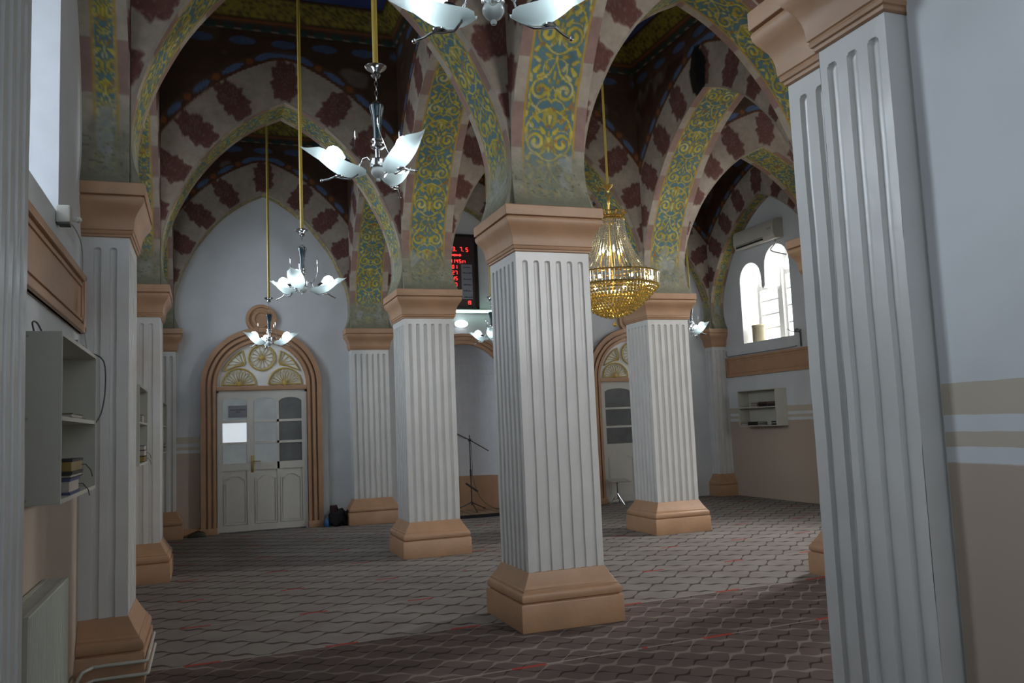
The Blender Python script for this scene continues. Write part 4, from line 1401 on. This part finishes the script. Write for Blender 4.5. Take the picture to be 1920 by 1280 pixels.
GL = 'chrome leaf lamps on long yellow poles'
def leaf_lamp(x, y, z, chain, angs, label):
    root = empty('leaf_lamp', (x, y, z), label, 'lamp', GL)
    mb = MB(); mb.lathe([(0, .0), (.010, .002), (.014, .012), (.010, .02), (.03, .03), (.043, .05), (.045, .065), (.036, .085), (.02, .09), (0, .09)], n=20)
    mb.build('finial_ball', MT['opal'], root, smooth=50)
    mb = MB(); mb.lathe([(0, .085), (.045, .088), (.05, .10), (.048, .135), (.03, .142), (.018, .15), (.018, .20), (.03, .205), (.042, .215), (.042, .225), (.028, .232), (.028, .242), (.040, .25), (.040, .262), (.022, .27), (0, .27)], n=24)
    mb.build('hub', MT['chrome'], root, smooth=40)
    mb = MB(); mb.lathe([(0, .268), (.023, .268), (.024, .30), (.027, .36), (.034, .42), (.044, .455), (.046, .475), (.036, .485), (0, .485)], n=24)
    mb.build('vase_stem', MT['teal_glaze'], root, smooth=40)
    ct_ = chain
    mb = MB()
    mb.tube([(-.036, 0, .46), (-.03, 0, .49), (0, 0, .515), (.03, 0, .49), (.036, 0, .46)], .0035, 6)
    nl = int((ct_-.51)/.030)
    for k in range(nl):
        zc = .515+(ct_-.51)*(k+.5)/nl
        ring = []
        for q in range(10):
            a = 2*PI*q/10
            dx, dz = .009*math.cos(a), .019*math.sin(a)
            ring.append((dx, 0, zc+dz) if k % 2 else (0, dx, zc+dz))
        mb.tube(ring, .0022, 5, closed=True)
    mb.build('chain', MT['chrome'], root, smooth=60)
    mb = MB(); mb.lathe([(0, ct_), (.022, ct_), (.03, ct_+.012), (.026, ct_+.03), (.045, ct_+.045), (.062, ct_+.055), (.068, ct_+.066), (.050, ct_+.074), (.02, ct_+.08), (0, ct_+.08)], n=24)
    mb.build('canopy', MT['chrome'], root, smooth=40)
    mb = MB(); mb.lathe([(0, ct_+.075), (.0175, ct_+.075), (.0175, ZC-z), (0, ZC-z)], n=16)
    mb.build('pole', MT['yellowpole'], root, smooth=40)
    for k, a in enumerate(angs):
        a = math.radians(a)-.3514
        ca, sa = math.cos(a), math.sin(a)
        P = lambda r, t, zz: (r*ca-t*sa, r*sa+t*ca, zz)
        mb = MB(); mb.tube([P(.04, 0, .115), P(.07, .02, .145), P(.10, .03, .13), P(.115, .03, .08), P(.13, .02, .03), P(.17, .0, .008), P(.22, 0, .012), P(.26, 0, .022), P(.30, .01, .0), P(.34, .02, -.012)], .006, 8)
        mb.lathe([(0, 0), (.03, .002), (.03, .008), (0, .012)], P(.235, 0, .018), 16)
        mb.sphere(P(.34, .02, -.012), .010)
        # twig with a leaf
        mb.tube([P(.10, .03, .12), P(.125, -.03, .17), P(.135, -.07, .23), P(.13, -.085, .29)], .003, 6)
        mb.sphere(P(.128, -.088, .325), .016, 8, 6, (.45, .8, 2.4))
        arm = mb.build('arm', MT['chrome'], root, smooth=50)
        mb = MB(); petal_mesh(mb, a); mb.build('petal', MT['petal'], root, smooth=60)
        mb = MB(); mb.lathe([(0, 0), (.020, 0), (.024, .02), (.022, .05), (0, .05)], n=16)
        sk = mb.build('socket', MT['chrome'], arm, smooth=50)
        tilt = math.radians(58)
        sk.location = P(.165, 0, .095); sk.rotation_euler = (0, tilt, a)
        mb = MB(); mb.lathe([(0, .045), (.024, .05), (.032, .065), (.046, .09), (.052, .118), (.046, .146), (.026, .166), (0, .170)], n=18)
        bl = mb.build('bulb', MT['bulb'], root, smooth=60)
        bl.location = P(.165, 0, .095); bl.rotation_euler = (0, tilt, a)
    return root
leaf_lamp(-1.61, -3.60, 3.19, .70, (-90, 18, 162), 'leaf lamp cut off by the top edge of the picture')
leaf_lamp(-1.705, -1.67, 3.105, .66, (-45, -165, 72), 'large leaf lamp hanging upper left of centre, teal stem and two lit bulbs')
leaf_lamp(-1.78, 1.95, 2.985, .60, (-90, 30, 150), 'middle-sized leaf lamp hanging in front of the back arch, one petal facing us')
leaf_lamp(-1.83, 6.07, 2.87, .66, (-125, -5, 115), 'smallest leaf lamp of the left row, hanging before the left door')
leaf_lamp(1.62, 6.07, 2.93, .66, (-90, 30, 150), 'leaf lamp peeking out left of the nearest column, by the green tube')
leaf_lamp(5.33, 6.07, 3.02, .66, (-60, 60, 180), 'leaf lamp peeking out right of the gold chandelier column')

# ------------------------------------------------------------------ gold crystal chandelier
ch = empty('crystal_chandelier', (1.775, 2.07, 2.68), 'large gold crystal chandelier with strings of beads', 'chandelier')
mb = MB(); mb.lathe([(0, 0), (.02, .005), (.028, .02), (.012, .04), (.004, .06), (.003, .12), (0, .12)], n=12); mb.build('pendant_drop', MT['amber'], ch, smooth=40)
def bead(mb, c, r, sq=1.0): mb.sphere(c, r, 6, 4, (1, 1, sq))
# stepped basin of gold beads
mb = MB()
rings = []
for k in range(13):
    f = k/12
    rings.append((.05+.475*f**.82, .115+.335*f**1.35))
for k, (r, z) in enumerate(rings):
    n_ = max(5, int(2*PI*r/.040))
    for q in range(n_):
        a = 2*PI*(q+.5*(k % 2))/n_
        bead(mb, (r*math.cos(a), r*math.sin(a), z), .017, 1.2)
o = mb.build('gold_bead_basin', MT['amber'], ch, smooth=None); o['kind'] = 'stuff'
# frame rings
mb = MB()
for r, z, t in ((.53, .46, .012), (.54, .60, .010), (.40, .42, .008), (.165, 1.26, .014), (.14, 1.30, .010), (.18, 1.34, .008), (.42, .60, .008)):
    mb.tube([(r*math.cos(2*PI*k/40), r*math.sin(2*PI*k/40), z) for k in range(40)], t, 6, closed=True)
for k in range(16):
    a = 2*PI*k/16; ca, sa = math.cos(a), math.sin(a)
    mb.tube([(.165*ca, .165*sa, 1.26), (.15*ca, .15*sa, 1.30), (.20*ca, .20*sa, 1.345), (.185*ca, .185*sa, 1.37)], .008, 6)
for k in range(6):
    a = 2*PI*k/6; ca, sa = math.cos(a), math.sin(a)
    mb.tube([(.02*ca, .02*sa, 1.30), (.14*ca, .14*sa, 1.30)], .006, 6); mb.tube([(.02*ca, .02*sa, .60), (.53*ca, .53*sa, .60)], .006, 6)
mb.lathe([(.012, .15), (.012, 1.45), (.02, 1.47), (.014, 1.50), (.022, 1.55), (.014, 1.58), (.014, 1.62), (.03, 1.64), (.05, 1.66), (.065, 1.685), (.03, 1.69), (0, 1.69)], n=12)
mb.build('gilt_frame', MT['gold'], ch, smooth=40)
mb = MB(); mb.lathe([(0, 1.68), (.014, 1.68), (.014, ZC-2.68), (0, ZC-2.68)], n=12); mb.build('pole', MT['yellowpole'], ch, smooth=40)
# strings of beads from crown to ring
mb = MB()
for k in range(34):
    f = k/33
    r = .165+(.44-.165)*(f**1.7)
    bead(mb, (r, 0, 1.24-(1.24-.62)*f-.02*math.sin(PI*f)), .0105, 1.1)
base_s = mb.build('bead_string', MT['crystal'], ch)
for k in range(1, 44):
    c = base_s.copy(); col.objects.link(c); c.parent = ch; c.rotation_euler.z = 2*PI*k/44
# prisms hanging round the rim
mb = MB()
mb.lathe([(0, .455), (.008, .47), (.010, .59), (.0, .605)], (.535, 0, 0), 6)
base_p = mb.build('crystal_prism', MT['crystal'], ch)
for k in range(1, 72):
    c = base_p.copy(); col.objects.link(c); c.parent = ch; c.rotation_euler.z = 2*PI*k/72
mb = MB()
mb.lathe([(.0, .30), (.007, .31), (.009, .41), (.0, .42)], (.42, 0, 0), 6)
for k in range(6):
    a = 2*PI*k/6+.3; ca, sa = math.cos(a), math.sin(a)
    mb = MB(); mb.tube([(0, 0, .70), (.06*ca, .06*sa, .66), (.13*ca, .13*sa, .70), (.13*ca, .13*sa, .78)], .006, 6); mb.lathe([(.012, .78), (.012, .86), (0, .86)], (.13*ca, .13*sa, 0), 10)
    s_ = mb.build('candle_arm', MT['gold'], ch, smooth=40)
    mb = MB(); mb.lathe([(0, .86), (.014, .87), (.017, .89), (.010, .92), (0, .945)], (.13*ca, .13*sa, 0), 10); mb.build('candle_bulb', MT['warm'], s_, smooth=50)
for k in range(8):
    a = 2*PI*k/8; ca, sa = math.cos(a), math.sin(a)
    mb = MB(); mb.sphere((.46*ca, .46*sa, .53), .022, 10, 8); mb.build('bulb', MT['warm'], ch, smooth=60)

# ------------------------------------------------------------------ clock board, tube and round lamp over the niche
ck = empty('digital_clock_board', (1.60, YB, 3.77), 'dark digital prayer time board with red digits above the niche', 'clock')
mb = MB(); mb.box((-.50, -.035, 0), (.50, 0, 1.42), .004); mb.build('face', MT['board'], ck)
mb = MB()
for a, b in (((-.52, 0), (-.46, 1.42)), ((.46, 0), (.52, 1.42)), ((-.52, 0), (.52, .05)), ((-.52, 1.37), (.52, 1.42))):
    mb.box((a[0], -.06, a[1]), (b[0], .0, b[1]), .006)
mb.build('frame', MT['boardframe'], ck)
SEG = {'0': 'abcdef', '1': 'bc', '2': 'abged', '3': 'abgcd', '4': 'fgbc', '5': 'afgcd', '7': 'abc', '9': 'abcdfg'}
def digit(mb, ch_, x, z, h):
    w2 = h*.26; h2 = h/2; t = h*.075
    s = {'a': ((-w2, h2-t), (w2, h2+t)), 'g': ((-w2, -t), (w2, t)), 'd': ((-w2, -h2-t), (w2, -h2+t)),
         'f': ((-w2-t, 0), (-w2+t, h2)), 'b': ((w2-t, 0), (w2+t, h2)), 'e': ((-w2-t, -h2), (-w2+t, 0)), 'c': ((w2-t, -h2), (w2+t, 0))}
    if ch_ == '.': mb.box((x-t, -.040, z-h2-t), (x+t, -.036, z-h2+t)); return
    for k in SEG[ch_]:
        (a, b), (c, d) = s[k]; mb.box((x+a, -.040, z+b), (x+c, -.036, z+d))
mb = MB()
def cx_(px): return 1.609+(px-848)*.01036-1.60
def cz_(py): return 5.20-(py-435)*.0099-3.77
for s, px, py, h in (('3', 852.6, 465, .070), ('.', 857.2, 465, .070), ('7', 866, 465, .070), ('.', 870.4, 465, .070), ('5', 877.5, 465.5, .070),
                     ('1', 847, 488, .062), ('1', 852, 488, .062), ('4', 858, 488, .062), ('5', 864, 488, .062), ('2', 868.8, 489, .04), ('7', 872.4, 489, .04),
                     ('0', 850.5, 499, .062), ('1', 856, 499, .062), ('2', 850.5, 510, .062), ('7', 856, 510, .062), ('4', 850.5, 521, .062), ('5', 856, 521, .062),
                     ('0', 855, 533, .062), ('1', 875.5, 567, .062), ('9', 880, 567, .062)):
    digit(mb, s, cx_(px), cz_(py), h)
xx = cx_(848.5)
for k, h in enumerate((.02, .035, .03, .045, .03, .035, .02, .03, .045, .03)):
    mb.box((xx+k*.019, -.040, cz_(476.7)-h/2), (xx+k*.019+.012, -.036, cz_(476.7)+h/2))
mb.build('red_digits', MT['red_led'], ck)
mb = MB(); mb.box((cx_(865.5), -.038, cz_(560)), (cx_(886), -.034, cz_(494)), .002); lc = mb.build('label_strip', MT['paper'], ck)
mb = MB(); rr = random.Random(3)
for py in (500, 510.7, 522.6, 533.4, 544.9, 557.4):
    x = cx_(869)
    while x < cx_(883.5):
        wd = rr.uniform(.008, .022); mb.box((x, -.041, cz_(py)-.006), (x+wd, -.0385, cz_(py)+rr.uniform(.004, .018))); x += wd+.004
mb.build('label_writing', MT['ink'], lc)
tb = empty('tube_light', (2.32, YB-.10, 3.72), 'glowing green-white fluorescent tube under the clock board', 'lamp')
mb = MB(); mb.lathe([(0, -.74), (.020, -.74), (.026, -.72), (.026, .72), (.020, .74), (0, .74)], n=16, axis='x'); mb.build('tube', MT['tube'], tb, smooth=50)
mb = MB(); mb.box((-.76, .03, -.03), (.76, .10, .035), .005)
for s in (-1, 1): mb.box((s*.745, -.028, -.03), (s*.775, .10, .03), .004)
mb.build('fitting', MT['shelf'], tb)
ov = empty('oval_lamp', (1.745, YB-.02, 3.49), 'small bright oval wall lamp below the green tube', 'lamp')
mb = MB()
prof = [(-.115, .0)]
mb.sphere((0, -.05, 0), .07, 20, 12, (1.85, .8, 1)); mb.build('shade', base_mat('lit_oval_shade', (.9, .95, 1), .4, var=0, emit=(.9, .96, 1.0), estr=3), ov, smooth=60)
mb = MB(); mb.box((-.12, -.02, -.05), (.12, .02, .05), .006); mb.build('back_plate', MT['shelf'], ov)

# ------------------------------------------------------------------ things on the floor
ms = empty('microphone_stand', (1.80, 8.10, .075), 'black microphone boom stand in front of the wall niche', 'microphone stand')
mb = MB(); mb.lathe([(0, .10), (.010, .10), (.010, 1.36), (0, 1.36)], n=10); mb.lathe([(.018, .62), (.018, .74)], n=10); mb.build('pole', MT['black'], ms, smooth=40)
for k in range(3):
    a = 2*PI*k/3+.5
    mb = MB(); mb.tube([(0, 0, .17), (.03*math.cos(a), .03*math.sin(a), .14), (.34*math.cos(a), .34*math.sin(a), .012)], .009, 8)
    mb.sphere((.34*math.cos(a), .34*math.sin(a), .014), .014, 8, 6); mb.build('leg', MT['black'], ms, smooth=40)
mb = MB(); mb.tube([(.34, -.05, 1.06), (0, -.02, 1.27), (-.44, .0, 1.50)], .009, 8)
mb.sphere((0, -.01, 1.27), .032, 10, 8); mb.build('boom', MT['black'], ms, smooth=40)
mb = MB(); mb.lathe([(0, 0), (.014, 0), (.017, .10), (.026, .12), (.028, .145), (.018, .17), (0, .175)], n=14)
mi = mb.build('microphone', MT['black'], ms, smooth=40); mi.location = (-.42, 0, 1.42); mi.rotation_euler = (.2, -.35, 0)
mb = MB(); mb.tube([(-.10, 0, .50), (.12, .0, .34)], .018, 8); mb.build('clip', MT['black'], ms, smooth=40)
mc_ = cable('cable', [(1.38, 8.08, 1.50), (1.42, 8.07, 1.43), (1.50, 8.07, 1.47), (1.66, 8.07, 1.39), (1.81, 8.08, 1.30), (1.825, 8.08, .9), (1.83, 8.06, .62), (1.95, 8.04, .30), (2.15, 8.0, .12), (2.35, 7.95, .075)], .004, 'black', None)
del mc_['category']
mc_.parent = ms; mc_.location = (-1.80, -8.10, -.075)
mt_ = empty('prayer_mat', (1.80, 8.02, 0), 'brown striped mat with dark edge on the floor at the niche', 'mat')
mb = MB(); mb.box((-.62, -.42, .0), (.62, .42, .055), .01); mb.build('pad', MT['blackfab'], mt_)
mb = MB(); mb.box((-.60, -.40, .055), (.60, .40, .066), .004); mb.build('cover', MT['mat'], mt_)
mb = MB()
for k in range(7):
    x = -.52+k*.17
    mb.box((x, -.39, .066), (x+.035, .39, .0672))
mb.build('stripe', MT['book_brown'], mt_)

st = empty('small_table', (4.62, 7.86, 0), 'small grey folding stand table in front of the right door', 'table')
mb = MB(); mb.box((-.20, -.15, .455), (.20, .15, .475), .006)
o = mb.build('tabletop', MT['tabletop'], st); o.rotation_euler = (math.radians(8), 0, 0); o.location = (0, 0, .0)
mb = MB(); mb.lathe([(.010, .12), (.010, .45)], n=10); mb.lathe([(.02, .40), (.024, .42), (.02, .455)], n=10); mb.build('post', MT['wire'], st, smooth=40)
for k in range(3):
    a = 2*PI*k/3+.9
    mb = MB(); mb.tube([(0, 0, .22), (.17*math.cos(a), .17*math.sin(a), .010)], .008, 8); mb.tube([(0, 0, .12), (.09*math.cos(a), .09*math.sin(a), .10)], .005, 6); mb.build('leg', MT['chrome'], st, smooth=40)

bg = empty('bag', (-.585, 8.08, 0), 'black cloth bag slumped between the left door and the wall pillar', 'bag')
bm = bmesh.new(); bmesh.ops.create_icosphere(bm, subdivisions=4, radius=1)
for v in bm.verts:
    x, y, z = v.co
    k = 1+.07*math.sin(7*x+3*z)+.05*math.sin(11*y+5*x)
    px_, pz_ = abs(x)**.6*math.copysign(1, x), abs(z)**.6*math.copysign(1, z)
    v.co = (.165*px_*k, .095*y*k, max(0, .13+.145*pz_*k+.03*math.sin(9*x)))
me = bpy.data.meshes.new('body'); bm.to_mesh(me); bm.free(); me.materials.append(MT['blackfab']); link('body', me, bg)
mb = MB(); mb.tube([(-.12, 0, .24), (-.11, 0, .33), (-.04, .0, .35), (-.01, 0, .26)], .012, 8); mb.tube([(.02, -.05, .24), (.08, -.08, .25), (.14, -.08, .14), (.13, -.08, .03)], .007, 8); mb.build('strap', MT['blackfab'], bg, smooth=50)
mb = MB(); mb.box((-.145, -.06, .20), (-.035, .05, .35), .02); mb.build('upper_flap', base_mat('dark_maroon_cloth', (.030, .008, .014), .9, var=.2), bg)
bt = MB(); bt.lathe([(0, .0), (.045, .004), (.052, .03), (.052, .07), (.04, .11), (.018, .14), (.018, .16), (0, .16)], n=20)
o = bt.build('water_jug', MT['blue'], smooth=40); o.location = (-.80, 8.05, 0); tag(o, 'small blue plastic jug at the left side of the black bag', 'jug')

def shoe(x, y, rz, label):
    root = empty('shoe', (x, y, 0), label, 'shoe', 'dark shoes by the left door', rz)
    so = []
    for k in range(24):
        a = 2*PI*k/24
        so.append((.145*math.cos(a), (.046+.008*math.cos(a))*math.sin(a)))
    mb = MB(); mb.prism(so, 0, .02, plane='xy'); mb.build('sole', MT['black'], root)
    V = []; F = []
    n = 24
    hs = [(.02, 1.0), (.05, .98), (.075, .80), (.085, .55)]
    for z, k in hs:
        for q in range(n):
            a = 2*PI*q/n
            x_ = .14*math.cos(a)*k-(1-k)*.05
            V.append((x_, .045*math.sin(a)*k, z*(1 if x_ < .02 else 1-.35*(x_-.02)/.12)))
    for j in range(len(hs)-1):
        for q in range(n): F.append((j*n+q, j*n+(q+1) % n, (j+1)*n+(q+1) % n, (j+1)*n+q))
    mb = MB(); mb.add(V, F); mb.build('upper', MT['olive'], root, smooth=60)
shoe(-2.86, 8.02, PI, 'dark brown shoe in front, left of the left door surround')
shoe(-2.84, 8.14, PI+.1, 'dark brown shoe against the skirting, left of the left door')
